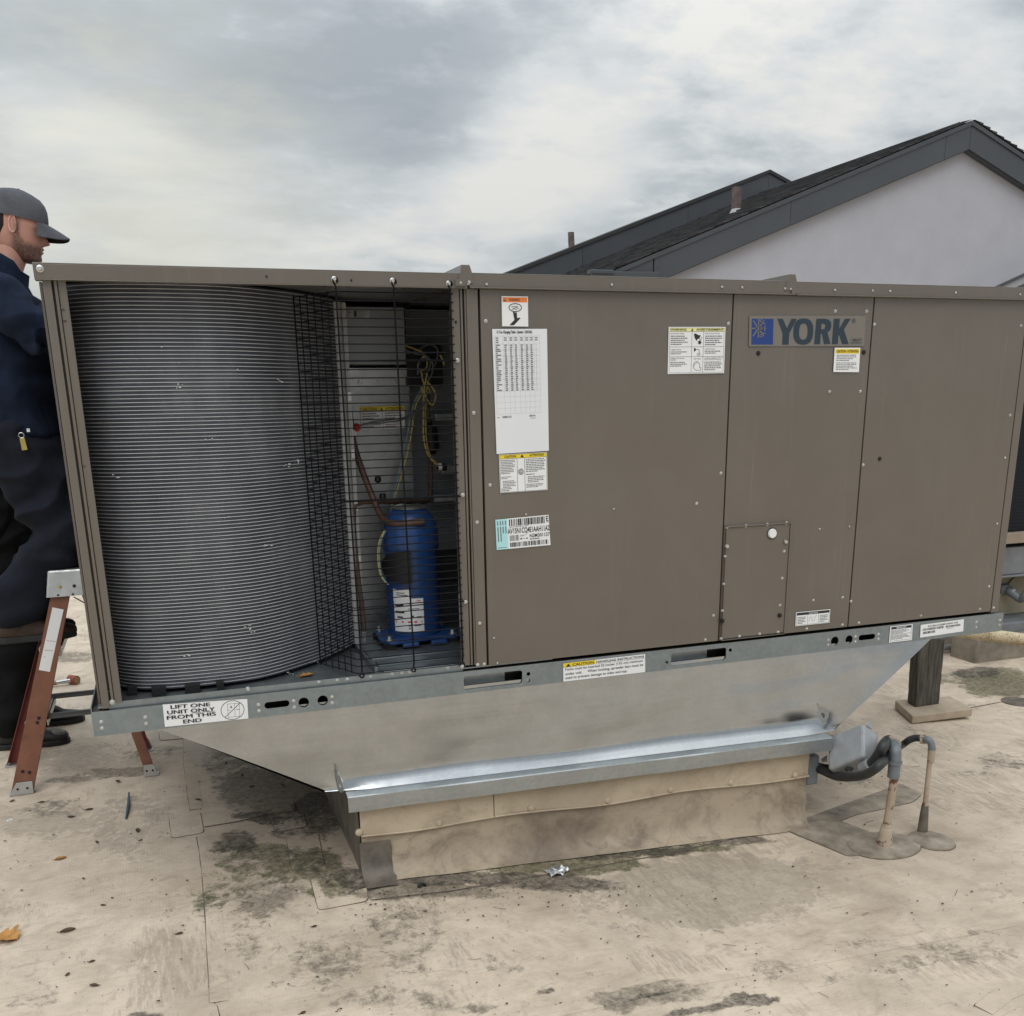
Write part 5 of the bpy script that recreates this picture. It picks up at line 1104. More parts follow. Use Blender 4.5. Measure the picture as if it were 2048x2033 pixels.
def person(root, D, mats, capped=True):
    """D: joints in the place; one continuous body under separate clothes"""
    body = MB(); limb(body, [D['neck']-Vector((.012, 0, .06)), D['neck'], D['head']+Vector((-.02, 0, -.06))], [.062, .058, .060], 16)
    limb(body, [D['pelvis'], D['chest'], D['neck']-Vector((0, 0, .05))], [(.08, .12), (.09, .13), (.05, .06)], 18)
    for sd in ('n', 'f'):
        limb(body, [D['sh_'+sd]-Vector((0, 0, .02)), D['el_'+sd], D['wr_'+sd]], [.028, .03, .024]); hand(body, D['wr_'+sd], D['hd_'+sd], (0, 0, 1))
        limb(body, [D['hip_'+sd], D['kn_'+sd], D['an_'+sd]], [.075, .052, .036])
    # head: lofted rings with brow, nose, lips and chin
    M = Matrix.Translation(D['head']) @ Euler((0, D['nod'], D.get('turn', 0))).to_matrix().to_4x4()
    prof = [(.132, .005, -.015, .004), (.128, .035, -.048, .036), (.115, .062, -.078, .055), (.095, .083, -.098, .068), (.07, .094, -.106, .074), (.045, .097, -.108, .0765), (.025, .097, -.106, .077), (.012, .0985, -.105, .0765), (.0, .092, -.101, .0755), (-.012, .091, -.098, .0745), (-.025, .091, -.093, .073), (-.038, .092, -.088, .0705), (-.05, .0925, -.082, .068), (-.062, .092, -.076, .065), (-.074, .0905, -.068, .061), (-.086, .0905, -.055, .056), (-.098, .088, -.040, .049), (-.108, .080, -.028, .040), (-.115, .062, -.02, .03), (-.118, .03, .0, .008)]
    n = 56; rows = []
    def nose_(z):
        pts = [(.015, 0), (.006, .004), (-.008, .011), (-.020, .019), (-.029, .026), (-.035, .024), (-.041, .010), (-.046, 0)]
        if z > .015 or z < -.046: return 0
        for (a, b_), (c, d) in zip(pts[:-1], pts[1:]):
            if c <= z <= a: return b_+(d-b_)*(a-z)/(a-c)
        return 0
    zs = []; 
    for (z0, *_), (z1, *_) in zip(prof[:-1], prof[1:]):
        m_ = 3; zs += [z0+(z1-z0)*k/m_ for k in range(m_)]
    zs.append(prof[-1][0])
    def at_(z):
        for a, b_ in zip(prof[:-1], prof[1:]):
            if b_[0] <= z <= a[0]:
                f = (a[0]-z)/(a[0]-b_[0]); return [a[k]+(b_[k]-a[k])*f for k in (1, 2, 3)]
        return prof[-1][1:]
    for z in zs:
        fx, bx, w_ = at_(z); row = []
        for k in range(n):
            a = 2*math.pi*k/n; ca, sa = math.cos(a), math.sin(a); e = 2/2.35
            cc = math.copysign(abs(ca)**e, ca); ss = math.copysign(abs(sa)**e, sa); mid_ = (fx+bx)*.5; hx_ = (fx-bx)*.5
            x = mid_+hx_*cc; y = w_*ss
            if ca > 0:
                x += nose_(z)*math.exp(-(y/(.009+.006*max(0, min(1, (-z)/.03))))**2)
                x += .0075*math.exp(-((z+.055)/.0045)**2)*math.exp(-(y/.019)**2)+.0075*math.exp(-((z+.0675)/.0050)**2)*math.exp(-(y/.017)**2)-.003*math.exp(-((z+.0612)/.0018)**2)*math.exp(-(y/.022)**2)
                x += .006*math.exp(-((z+.096)/.010)**2)*math.exp(-(y/.02)**2)
                x += .004*math.exp(-((z-.016)/.007)**2)*math.exp(-((abs(y)-.03)/.018)**2)-.0075*math.exp(-((z-.0)/.0085)**2)*math.exp(-((abs(y)-.032)/.014)**2)
            row.append(M @ Vector((x, y, z)))
        rows.append(row)
    hd = MB(); hd.grid(rows, closed=True); hd.add([rows[-1][0]], []); 
    kk = len(hd.f); hd.f.append(tuple(range((len(rows)-1)*n, len(rows)*n))); hd.mi.append(0); hd.f.append(tuple(range(n-1, -1, -1))); hd.mi.append(0); hd.v.pop()
    # ears
    for sy in (-1, 1):
        rim = [M @ Vector((-.006-.012*math.cos(t)-.010*math.sin(t)*.3, sy*(.079+.007*(1-math.cos(t-1.2))*.5), .001+.030*math.sin(t)*(1.05 if math.sin(t) > 0 else .95))) for t in [k*2*math.pi/18 for k in range(19)]]
        hd.tube(rim, [.0042 if k < 15 else .0052 for k in range(19)], 7)
        disc = [M @ Vector((-.006-.012*math.cos(t), sy*(.0795+.004*(1-math.cos(t-1.2))*.5), .001+.030*math.sin(t))) for t in [k*2*math.pi/18 for k in range(18)]]; hd.add(disc, [tuple(range(18))])
    bd = bake(body, 'body_tmp', 'skin', root, .011, 3)
    me = bd.data; off = WLOC[bd.name].copy()
    base_v = [v.co+off for v in me.vertices]; base_f = [tuple(p.vertices) for p in me.polygons]
    bpy.data.objects.remove(bd)
    allb = MB(); allb.add(base_v, base_f); nb = len(base_v); allb.add(hd.v, hd.f)
    bo = allb.build('body', 'skin', root, smooth=True, ang=75)
    att = bo.data.attributes.new('stubble', 'FLOAT', 'POINT'); Mi = M.inverted(); oc = WLOC[bo.name]
    vals = []
    for i, v in enumerate(bo.data.vertices):
        p = Mi @ (v.co+oc); s_ = 0.
        if i >= nb:
            zc_ = -.040 if p.x > .03 else -.030
            s_ = max(0, min(1, (zc_-p.z)/.022))*max(0, min(1, (p.x+.015)/.02))
            if p.x > .085 and -.072 < p.z < -.052 and abs(p.y) < .022: s_ *= .25
            if .002 < p.x < .020 and -.05 < p.z < .05 and abs(p.y) > .05: s_ = max(s_, .75)
            if abs(p.z-.019) < .004 and .01 < abs(p.y) < .05 and p.x > .05: s_ = 1
        vals.append(s_)
    att.data.foreach_set('value', vals)
    for sy in (-1, 1):
        e = MB(); e.lathe((0, 0, 0), [(.0003, .0075), (.0055, .0055), (.0075, 0), (.0055, -.0055), (.0003, -.0075)], 12); e.v = [M @ (v+Vector((.0825, sy*.032, .0005))) for v in e.v]; e.build('eye', 'line_grey', bo, smooth=True, ang=90)
        e = MB(); e.lathe((0, 0, 0), [(.0003, .0035), (.003, .0025), (.0038, 0), (.0025, -.003), (.0003, -.0035)], 10); e.v = [M @ (v+Vector((.0872, sy*.032, .0002))) for v in e.v]; e.build('iris', 'hair', bo, smooth=True, ang=90)
        lid = [M @ Vector((.0885-.35*(abs(y_)-.032)**2*10-.002, sy*abs(y_), .0065-.06*abs(abs(y_)-.032))) for y_ in (.02, .026, .032, .038, .044)]; e = MB(); e.tube(lid, .0017, 5); e.build('eyelid', 'skin', bo, smooth=True)
    # hair: close-cropped shell round the back and sides
    hr = MB(); rows = []
    for z in [.06-.0095*k for k in range(13)]:
        fx, bx, w_ = at_(z); row = []
        lim = 70 if z > .034 else 104+max(0, (-.01-z))*500
        for k in range(25):
            a = R(lim+(360-2*lim)*k/24); ca, sa = math.cos(a), math.sin(a); e = 2/2.35; o_ = .005 if 0 < k < 24 else -.002
            if z < -.045: o_ = max(-.002, .005-(-.045-z)*.5)
            cc = math.copysign(abs(ca)**e, ca); ss = math.copysign(abs(sa)**e, sa); row.append(M @ Vector(((fx+bx)*.5+((fx-bx)*.5+o_)*cc, (w_+o_)*ss, z)))
        rows.append(row)
    hr.grid(rows); hr.build('hair', 'hair', bo, smooth=True, ang=80)
    if capped:
        cpm = MB(); rows = []
        for k, (z, g_) in enumerate([(.034, .008), (.045, .0085), (.06, .009), (.08, .0095), (.10, .010), (.116, .0105), (.128, .010), (.136, .008)]):
            zz_ = min(.128, z-.002); fx, bx, w_ = at_(zz_); row = []
            if z > .12: fx, bx, w_ = (fx*.9, bx*.9, w_*.9) if z < .135 else (.012, -.022, .014)
            for q in range(40):
                a = 2*math.pi*q/40; ca, sa = math.cos(a), math.sin(a); e = 2/2.3; cc = math.copysign(abs(ca)**e, ca); ss = math.copysign(abs(sa)**e, sa)
                wr_ = .0018*noise.noise(Vector((ca*2, sa*2, z*60)))
                row.append(M @ Vector(((fx+bx)*.5+((fx-bx)*.5+g_+wr_)*cc, (w_+g_+wr_)*ss, z+(.012 if ca < 0 else -.004)*0+(-.006*(1-ca)*.5 if k == 0 else 0))))
            rows.append(row)
        cpm.grid(rows, closed=True); cpm.f.append(tuple(range(7*40, 8*40))); cpm.mi.append(0)
        cpo = cpm.build('cap', 'cap', root, smooth=True, ang=60)
        br = MB(); nS = 16; T = []; U_ = []
        for j in range(9):
            f = j/8; rt = []; ru = []
            for k in range(nS+1):
                s_ = -1+2*k/nS; y = s_*(.074+.004*f); rad = math.sqrt(max(0, 1-(s_*.93)**2)); x0 = .055+.058*rad**1.0*.92-.0; ext = .076*f*max(.0, (1-abs(s_)**3.4))
                x = x0+ext; z = .040-.30*ext-.9*ext*ext-.046*s_*s_*(f+.12)-.004
                rt.append(M @ Vector((x, y, z))); ru.append(M @ Vector((x, y, z-.0035)))
            T.append(rt); U_.append(ru)
        br.grid(T, 0); br.grid(U_, 1); br.grid([T[-1], U_[-1]], 0); br.build('brim', ['cap', 'cap_under'], cpo, smooth=True, ang=60, recalc=False)
        bt = MB(); bt.lathe((0, 0, 0), [(.0003, .006), (.005, .004), (.007, 0)], 10); bt.v = [M @ (v+Vector((-.004, 0, .136))) for v in bt.v]; bt.build('cap_button', 'cap', cpo)
    # clothes
    jk = MB(); pe = D['pelvis']; chs = D['chest']; nk = D['neck']
    limb(jk, [pe+Vector((0, 0, -.02)), pe.lerp(chs, .5)+Vector((-.005, 0, 0)), chs, nk-Vector((.025, 0, .075))], [(.165, .19), (.165, .20), (.16, .21), (.085, .135)], 22, False)
    for sd in ('n', 'f'):
        limb(jk, [D['sh_'+sd].lerp(chs, .45)+Vector((0, 0, .03)), D['sh_'+sd], D['sh_'+sd].lerp(D['el_'+sd], .5), D['el_'+sd], D['el_'+sd].lerp(D['wr_'+sd], .6), D['wr_'+sd]], [.09, .082, .074, .066, .056, .046], 16)
    bake(jk, 'jacket', mats[0], root, .009, 2, .026, 8.5, 3)
    cr = MB(); rows = []
    for (dz, r0) in ((-.055, .094), (-.02, .080), (.02, .074), (.046, .077), (.050, .072), (.02, .066), (-.03, .07)):
        rows.append([nk+Vector((math.cos(a)*r0*1.02-.010+(.012 if dz > 0 else 0), math.sin(a)*r0, dz+(.018+max(0, dz)*.55)*math.cos(a+math.pi)+(-.022 if math.cos(a) > .7 else 0))) for a in [2*math.pi*k/24 for k in range(24)]])
    cr.grid(rows, closed=True); cr.build('collar', mats[0], root, smooth=True, ang=70)
    tr = MB(); limb(tr, [pe+Vector((0, 0, .06)), pe+Vector((0, 0, -.05))], [(.155, .18), (.165, .185)], 22)
    for sd in ('n', 'f'):
        limb(tr, [D['hip_'+sd]+Vector((0, 0, .03)), D['hip_'+sd].lerp(D['kn_'+sd], .5), D['kn_'+sd], D['kn_'+sd].lerp(D['an_'+sd], .5), D['an_'+sd]+Vector((0, 0, .0))], [(.145, .10), (.135, .096), (.105, .086), (.098, .084), (.090, .08)], 18)
    bake(tr, 'trousers', mats[1], root, .009, 2, .026, 8, 11)
V = Vector
ear = P(25, 428, 1.37); hc = V((ear.x+.004, 1.45, ear.z+.006))
man = empty('person', (-.35, 1.45, .61), 'worker in grey cap and navy jacket standing on the step ladder', 'person')
D = dict(pelvis=V((-.275, 1.45, 1.47)), chest=V((-.25, 1.45, 1.84)), neck=V((hc.x-.060, 1.45, hc.z-.150)), head=hc, nod=R(12),
    sh_n=V((-.27, 1.265, 1.97)), sh_f=V((-.27, 1.635, 1.97)), el_n=V((-.12, 1.19, 1.80)), el_f=V((-.12, 1.70, 1.82)), wr_n=V((-.02, 1.24, 1.93)), wr_f=V((-.02, 1.66, 1.93)), hd_n=(1, .1, -.05), hd_f=(1, -.1, -.05),
    hip_n=V((-.265, 1.365, 1.41)), hip_f=V((-.27, 1.54, 1.41)), kn_n=V((-.155, 1.36, 1.05)), kn_f=V((-.18, 1.55, 1.04)), an_n=V((-.385, 1.40, .745)), an_f=V((-.40, 1.54, .72)))
person(man, D, ('jacket', 'trousers'))
boot(man, V((-.445, 1.395, .616)), R(4), 'boot_brown'); boot(man, V((-.45, 1.535, .616)), R(-6), 'boot_brown')
kx = P(44, 838, 1.245); mb = MB(); mb.prism([kx+V((-.010, 0, .02)), kx+V((.008, 0, .022)), kx+V((.013, -.004, -.022)), kx+V((-.007, -.004, -.024))], (0, -.004, 0)); kr = mb.build('key_tag', 'brass', man, bevel=.001)
mb = MB(); mb.tube([kx+V((-.002+.010*math.cos(t), -.002, .032+.010*math.sin(t))) for t in [k*.7 for k in range(10)]], .0016, 6); mb.build('key_ring', 'screw', kr, smooth=True)
tg = P(53, 812, 1.245); mb = MB(); mb.box((tg.x-.005, tg.y-.002, tg.z-.007), (tg.x+.006, tg.y+.002, tg.z+.006)); mb.build('tag', 'paper', man)
mate = empty('person', (-.5, 2.06, 0), 'second worker in black trousers and boots standing behind the step ladder', 'person')
h2 = V((-.59, 2.06, 1.63))
D = dict(pelvis=V((-.48, 2.06, .98)), chest=V((-.56, 2.06, 1.32)), neck=V((-.625, 2.06, 1.50)), head=h2, nod=R(8),
    sh_n=V((-.62, 1.87, 1.44)), sh_f=V((-.62, 2.25, 1.44)), el_n=V((-.68, 1.80, 1.17)), el_f=V((-.68, 2.32, 1.17)), wr_n=V((-.66, 1.83, .93)), wr_f=V((-.66, 2.29, .93)), hd_n=(.2, 0, -1), hd_f=(.2, 0, -1),
    hip_n=V((-.48, 1.97, .93)), hip_f=V((-.48, 2.15, .93)), kn_n=V((-.47, 1.93, .50)), kn_f=V((-.45, 2.18, .50)), an_n=V((-.545, 1.91, .135)), an_f=V((-.50, 2.21, .135)))
person(mate, D, ('trousers_black', 'trousers_black'))
boot(mate, V((-.60, 1.905, .001)), R(-3), 'boot_black', True, 0, 1.05); boot(mate, V((-.555, 2.215, .001)), R(3), 'boot_black', False, 0, 1.05)

# ------------------------------------------------------------------ house beyond
house = empty('house', (12, 12.5, -.17), 'pale stucco gabled building with dark metal fascia and shingle roof', 'house')
AX, AZ, SL = 12.07, 5.37, .378; Y0, Y1, Y2 = 9.86, 15.1, 21.0
XL, XRr = 6.15, 19.5
def rz(x): return AZ-SL*abs(x-AX)
mb = MB(); yw = 10.0
mb.prism([(6.75, yw, -.16), (XRr-.5, yw, -.16), (XRr-.5, yw, rz(XRr-.5)-.12), (AX, yw, AZ-.12), (6.75, yw, rz(6.75)-.12)], (0, 5.0, 0)); mb.build('wall', 'stucco', house)
mb = MB(); mb.prism([(XL, Y0+.03, rz(XL)-.02), (AX, Y0+.03, AZ-.02), (XRr, Y0+.03, rz(XRr)-.02), (XRr, Y0+.03, rz(XRr)-.12), (AX, Y0+.03, AZ-.12), (XL, Y0+.03, rz(XL)-.12)], (0, Y1-Y0+.02, 0)); mb.build('roof_deck', 'fascia', house)
FD = .36
for a, b_ in ((6.9, 9.027), (9.033, 11.627), (11.633, AX-.003), (AX+.003, 14.307), (14.313, 17.007), (17.013, XRr)):
    mb = MB(); mb.prism([(a, Y0, rz(a)), (b_, Y0, rz(b_)), (b_, Y0, rz(b_)-FD), (a, Y0, rz(a)-FD)], (0, .028, 0)); mb.build('fascia_board', 'fascia', house)
a, b_ = XL, 6.88; mb = MB(); mb.prism([(a, Y0, rz(a)), (b_, Y0, rz(b_)), (b_, Y0, rz(b_)-FD), (a, Y0, rz(a)-.12)], (0, .028, 0)); mb.build('fascia_board', 'fascia', house)
mb = MB(); mb.prism([(XL, Y0-.02, rz(XL)+.015), (AX, Y0-.02, AZ+.015), (XRr, Y0-.02, rz(XRr)+.015), (XRr, Y0-.02, rz(XRr)-.045), (AX, Y0-.02, AZ-.045), (XL, Y0-.02, rz(XL)-.045)], (0, .019, 0)); mb.build('drip_edge', 'fascia', house)
mb = MB(); mb.prism([(7.0, Y0+.03, rz(7.0)-FD+.004), (AX, Y0+.03, AZ-FD+.004), (XRr, Y0+.03, rz(XRr)-FD+.004), (XRr, Y0+.03, rz(XRr)-FD-.012), (AX, Y0+.03, AZ-FD-.012), (7.0, Y0+.03, rz(7.0)-FD-.012)], (0, .10, 0)); mb.build('soffit', 'fascia', house)
def shingles(x_r, z_r, sl, side, length, y0, y1, course, tab, name, seed):
    """overlapping courses of tabs: every tab a thin slab of its own height"""
    rn = random.Random(seed); mb = MB(); n = int(length/course); c = 1/math.sqrt(1+sl*sl)
    for k in range(n):
        d0 = k*course; d1 = d0+course*1.25; y = y0-rn.uniform(0, tab)
        while y < y1:
            e = y+tab*rn.uniform(.75, 1.2); ya, yb = max(y, y0), min(e-.008, y1)
            if yb > ya:
                h = .012+.016*rn.random(); dj = rn.uniform(0, .02)
                def pt(d, yy, hh): return Vector((x_r-side*d*c, yy, z_r-sl*d*c+hh))
                u0 = pt(d0, ya, .004); 
                mb.add([pt(d0, ya, .006), pt(d0, yb, .006), pt(d1+dj, yb, h+.016), pt(d1+dj, ya, h+.016), pt(d1+dj, yb, .0), pt(d1+dj, ya, .0)], [(0, 1, 2, 3), (3, 2, 4, 5), (0, 3, 5), (1, 4, 2)])
            y = e
    o = mb.build(name, 'shingle', house); o['kind'] = 'stuff'; return o
Lr = (AX-XL)*math.sqrt(1+SL*SL)
shingles(AX-.02, AZ+.02, SL, 1, Lr, Y0-.03, Y1, .145, .30, 'shingle_courses', 3)
shingles(AX+.02, AZ+.02, SL, -1, Lr, Y0-.03, Y0+1.2, .145, .30, 'shingle_courses', 4)
mb = MB()
for k in range(16): mb.prism([(AX-.16, Y0+.25+.3*k, AZ-.02), (AX, Y0+.25+.3*k, AZ+.06), (AX+.16, Y0+.25+.3*k, AZ-.02), (AX, Y0+.25+.3*k, AZ+.03)], (0, .31, 0))
mb.build('ridge_cap', 'shingle', house)
# farther, higher wing of the same roof
F_X, F_Z, FS = 12.07, 5.75, .364
def fz(x): return F_Z-FS*abs(x-F_X)
for a, b_ in ((6.0, 8.107), (8.113, 10.307), (10.313, F_X-.003), (F_X+.003, 14.5), (14.52, 18.)):
    mb = MB(); mb.prism([(a, Y1, fz(a)), (b_, Y1, fz(b_)), (b_, Y1, fz(b_)-.42), (a, Y1, fz(a)-.42)], (0, .03, 0)); mb.build('fascia_board', 'fascia', house)
mb = MB(); mb.prism([(5.6, Y1-.03, fz(5.6)+.03), (F_X, Y1-.03, F_Z+.03), (18, Y1-.03, fz(18)+.03), (18, Y1-.03, fz(18)-.03), (F_X, Y1-.03, F_Z-.03), (5.6, Y1-.03, fz(5.6)-.03)], (0, 6.0, 0)); mb.build('upper_roof', 'shingle', house)
mb = MB(); mb.prism([(6.6, Y1+.05, -.16), (17.5, Y1+.05, -.16), (17.5, Y1+.05, fz(17.5)-.1), (F_X, Y1+.05, F_Z-.1), (6.6, Y1+.05, fz(6.6)-.1)], (0, 5.8, 0)); mb.build('wall', 'stucco', house)
# gutter end at the near eave
a = P(1117, 512, 9.8); b_ = P(1229, 526, 9.8); mb = MB()
mb.prism([(a.x, 9.8, a.z), (b_.x+.12, 9.8, b_.z+.09), (b_.x+.09, 9.8, b_.z-.10), (a.x+.03, 9.8, b_.z-.10)], (0, .09, 0)); mb.box((a.x-.03, 9.78, a.z-.03), (a.x+.32, 9.9, a.z+.02)); mb.build('gutter', 'fascia', house, bevel=.01)
# vent pipes through the roofs
def vent(px, py0, py1, y, r, lean, nm='vent_pipe'):
    a = P(px, py1, y); b_ = P(px, py0, y); mb = MB(); mb.tube([a-V((0, 0, .15)), b_+V((lean, 0, 0))], r, 16); mb.tube([b_+V((lean, 0, -.002)), b_+V((lean, 0, .003))], r*.8, 16, 0); o = mb.build(nm, 'rust_pipe', house, smooth=True)
    mb = MB(); mb.lathe(a+V((0, 0, -.08)), [(r*2.0, -.10), (r*1.4, .0), (r*1.05, .05)], 14); mb.build('pipe_boot', 'trim_light', house, smooth=True)
vent(1390, 354, 391, 11.6, .075, .0); vent(1079, 439, 465, 15.6, .06, -.02)
# lower lean-to roof corner at the far right
A = P(1862, 552, 9.4); B = P(2080, 452, 9.4)
mb = MB(); mb.prism([A, B, B-V((0, 0, .20)), A-V((0, 0, .20))], (0, .03, 0)); mb.build('rake_trim', 'trim_light', house); mb = MB(); mb.prism([A+V((0, -.03, .03)), B+V((0, -.03, .03)), B+V((0, -.03, -.01)), A+V((0, -.03, -.01))], (0, .05, 0)); mb.build('flashing', 'fascia', house)
A2 = P(1893, 556, 9.2); B2 = P(2080, 468, 9.2); lean = empty('lean_to_roof', (A2.x+1.2, 8.6, 1.5), 'small dark shingled lean-to roof corner against the stucco gable', 'roof')
d = (B2-A2); 
for k in range(12):
    o_ = V((d.x*0, -.14*k, -.07*k)); mb = MB(); st = A2+o_; 
    mb.prism([st, st+d, st+d+V((0, -.17, -.085)), st+V((0, -.17, -.085))], (0, 0, .018)); mb.build('shingle_course', 'shingle', lean)
mb = MB(); mb.box((A2.x-.0, 7.4, -.16), (B2.x, 9.1, A2.z-1.0)); mb.build('wall', 'stucco', lean)

# ------------------------------------------------------------------ neighbouring equipment on the right
nb_ = empty('rooftop_unit', (5.6, 2.6, -.16), 'older rooftop unit with a black coil face at the right edge', 'rooftop unit')
yN = 1.95; z1n = P(1930, 1002, yN).z; z2n = P(1930, 1022, yN).z; z3n = P(1930, 1082, yN).z; z4n = P(1930, 1165, yN).z; z5n = P(1930, 1196, yN).z; xl = P(1868, 1100, yN).x
mb = MB(); mb.box((xl, yN, z1n), (xl+2.2, yN+1.6, 1.98)); cn = mb.build('coil_face', 'navy', nb_)
for k in range(44): 
    z = z1n+.012+k*.0225; mb = MB(); mb.box((xl, yN-.004, z), (xl+2.2, yN-.0005, z+.004))
    if k == 0: so_ = mb.build('fin', 'navy', cn)
    else: inst(so_, (xl+1.1, yN-.00225, z+.002), cn, name='fin')
mb = MB(); mb.box((xl, yN-.05, z2n), (xl+2.2, yN+1.6, z1n-.002)); mb.build('frame_beam', 'beam_tan', nb_, bevel=.004)
mb = MB(); mb.box((xl, yN-.01, z3n), (xl+2.2, yN+1.6, z2n-.03)); mb.box((xl, yN-.03, z3n-.015), (xl+2.2, yN-.008, z3n)); mb.build('service_panel', 'steel_grey', nb_, bevel=.006)
mb = MB(); mb.box((xl, yN+.12, z4n), (xl+2.2, yN+1.6, z3n-.02)); mb.prism([(xl+.05, yN+.118, z4n), (xl+.34, yN+.118, z3n-.03), (xl+.36, yN+.118, z3n-.03), (xl+.08, yN+.118, z4n)], (0, -.012, 0)); mb.build('lower_casing', 'tan_box', nb_)
mb = MB(); mb.box((xl-.1, yN-.08, z5n), (xl+2.2, yN+1.6, z4n-.004)); mb.build('base_frame', 'steel_grey', nb_, bevel=.008)
mb = MB(); mb.box((xl-.08, yN, gz(5)+.0), (xl+2.2, yN+1.5, z5n-.002)); mb.build('support', 'concrete', nb_)
for pix in ([(1912, 1078), (1922, 1078), (1940, 1082), (1960, 1095)], [(1900, 1112), (1905, 1116), (1916, 1124), (1926, 1130), (1934, 1124), (1950, 1100)]):
    pts = [P(a, b2, yN+.1-.03*i) for i, (a, b2) in enumerate(pix)]; mb = MB(); mb.tube(smoothpath(pts, 4), .028, 12); mb.build('conduit', 'pvc_grey', nb_, smooth=True)
    mb = MB(); mb.tube([pts[0]+V((-.03, .03, 0)), pts[0]+V((.012, 0, 0))], .04, 8); mb.build('locknut', 'pvc_grey', nb_)
    mb = MB(); mb.tube([pts[1]+V((0, 0, 0)), pts[1]+V((.02, -.006, -.004))], .034, 10); mb.build('coupling_ring', 'alu', nb_)
mb = MB(); mb.tube(smoothpath([P(1893, 1045, yN), P(1905, 1049, yN), P(1920, 1050, yN), P(1934, 1075, yN)], 4), .007, 6); mb.build('cable', 'black', nb_)

blk = MB(); a = G(1843, 1252); zt = P(1845, 1206, a.y).z
blk.box((a.x-.02, a.y, gz(a.x)-.02), (a.x+1.6, a.y+.22, zt)); bo = blk.build('concrete_block', 'concrete', base=True, bevel=.012); tag(bo, 'weathered concrete block under the rusty pipe', 'concrete block')
mb = MB(); pts = [P(1800, 1190, 1.5), P(1845, 1196, 1.42), P(1900, 1203, 1.3), P(1960, 1211, 1.18)]; mb.tube(pts, .036, 18); gp_ = mb.build('gas_pipe', 'rusty_gas', smooth=True); tag(gp_, 'rust-speckled cream gas pipe resting on the concrete block', 'pipe')
mb = MB(); a = G(1690, 1246)+V((0, 0, .03)); b_ = P(1856, 1211, a.y+.12); mb.tube([a, b_], .022, 14); cp_ = mb.build('steel_conduit', 'alu', smooth=True); tag(cp_, 'straight grey steel conduit behind the wooden post', 'conduit')
# old timber post on a paver
pa = G(1722, 1366); pvz = gz(pa.x); c_ = [G(1687, 1338), G(1720, 1367), G(1833, 1358), G(1790, 1334)]
for q in c_: q.z = gz(pa.x)+.002
mb = MB(); mb.prism(c_, (0, 0, .045)); pav = mb.build('paver', 'paver', base=True, bevel=.006); tag(pav, 'tan concrete paver under the wooden post', 'paver')
pc = sum(c_, V())/4; yb = pc.y+.03; bl = P(1727, 1336, yb-.03); brr = P(1776, 1338, yb-.03); tl = P(1735, 1203, yb-.03); tr_ = P(1789, 1206, yb-.03)
mb = MB(); zb0 = gz(pa.x)+.048; dn = V((.012, .085, 0))
q0 = [V((bl.x, bl.y, zb0)), V((brr.x-.02, bl.y, zb0)), V((brr.x, bl.y+.05, zb0)), V((bl.x+.02, bl.y+.085, zb0))]; q1 = [tl, tr_-V((.02, 0, 0)), tr_+V((0, .05, 0)), tl+V((.02, .085, 0))]
rows = [[a_.lerp(b2, k/12)+V((.002*noise.noise(V((i*3.1, k*.9, 1))), .003*noise.noise(V((i, k*.7, 5))), 0)) for i, (a_, b2) in enumerate(zip(q0, q1))] for k in range(13)]
mb.grid(rows, closed=True); mb.f += [(0, 1, 2, 3), (48, 49, 50, 51)]; mb.mi += [0, 0]; po = mb.build('timber_post', 'old_wood', base=True, bevel=.004); tag(po, 'weathered dark timber post standing on the tan paver', 'post')

# ------------------------------------------------------------------ conduits through the roof and the hanging box
c8c = crop(1580, 1400, 5.328)
def stub(pix_base, pix_top, y_off, r, flare, label):
    b0 = G(*pix_base); t0 = P(*pix_top, b0.y); e = empty('roof_conduit', b0, label, 'conduit', None)
    d_ = t0-b0; L_ = d_.length; ax = d_.normalized()
    mb = MB(); mb.tube([b0-ax*.02, b0+ax*L_*.5, t0], r, 16); mb.build('pipe', 'painted_pipe', e, smooth=True)
    mb = MB(); mb.tube([b0-ax*.01, b0+ax*L_*flare*.6, b0+ax*L_*flare*.97, b0+ax*L_*flare], [r*2.1, r*1.7, r*1.35, r*1.05], 16); mb.build('flashing_boot', 'painted_pipe' if r > .012 else 'membrane_dark', e, smooth=True, ang=60)
    mb = MB(); mb.tube([b0+ax*(L_*flare+r*.9*(k/2-.4)) for k in range(3)], [r*1.2, r*1.35, r*1.2], 12); mb.build('clamp', 'painted_pipe', e, smooth=True)
    return e, b0, t0, ax
def disc(c, rx, ry, ang, e, nm='flashing_disc'):
    pts = [c+V((rx*math.cos(t)*math.cos(ang)-ry*math.sin(t)*math.sin(ang), rx*math.cos(t)*math.sin(ang)+ry*math.sin(t)*math.cos(ang), 0)) for t in [2*math.pi*k/40 for k in range(40)]]
    rows = []
    for f, h in ((1.0, .0015), (.985, .008), (.8, .0095), (.35, .013), (.15, .018)):
        rows.append([V((c.x+(p.x-c.x)*f, c.y+(p.y-c.y)*f, gz(p.x)+h+.0035*noise.noise(V((c.x+(p.x-c.x)*f, c.y+(p.y-c.y)*f, .3))*22))) for p in pts])
    mb = MB(); mb.grid(rows, closed=True); mb.f.append(tuple(range(len(mb.v)-40, len(mb.v)))); mb.mi.append(0); o = mb.build(nm, 'membrane_mid', e, smooth=True, ang=25)
    ring = [V((p.x, p.y, gz(p.x)+.001)) for p in pts]; mb = MB(); mb.grid([ring+ring[:1], [V((c.x+(p.x-c.x)*1.022, c.y+(p.y-c.y)*1.03, gz(p.x)+.0006)) for p in pts+pts[:1]]]); mb.build('seam_dirt', 'seam_dirt', o)
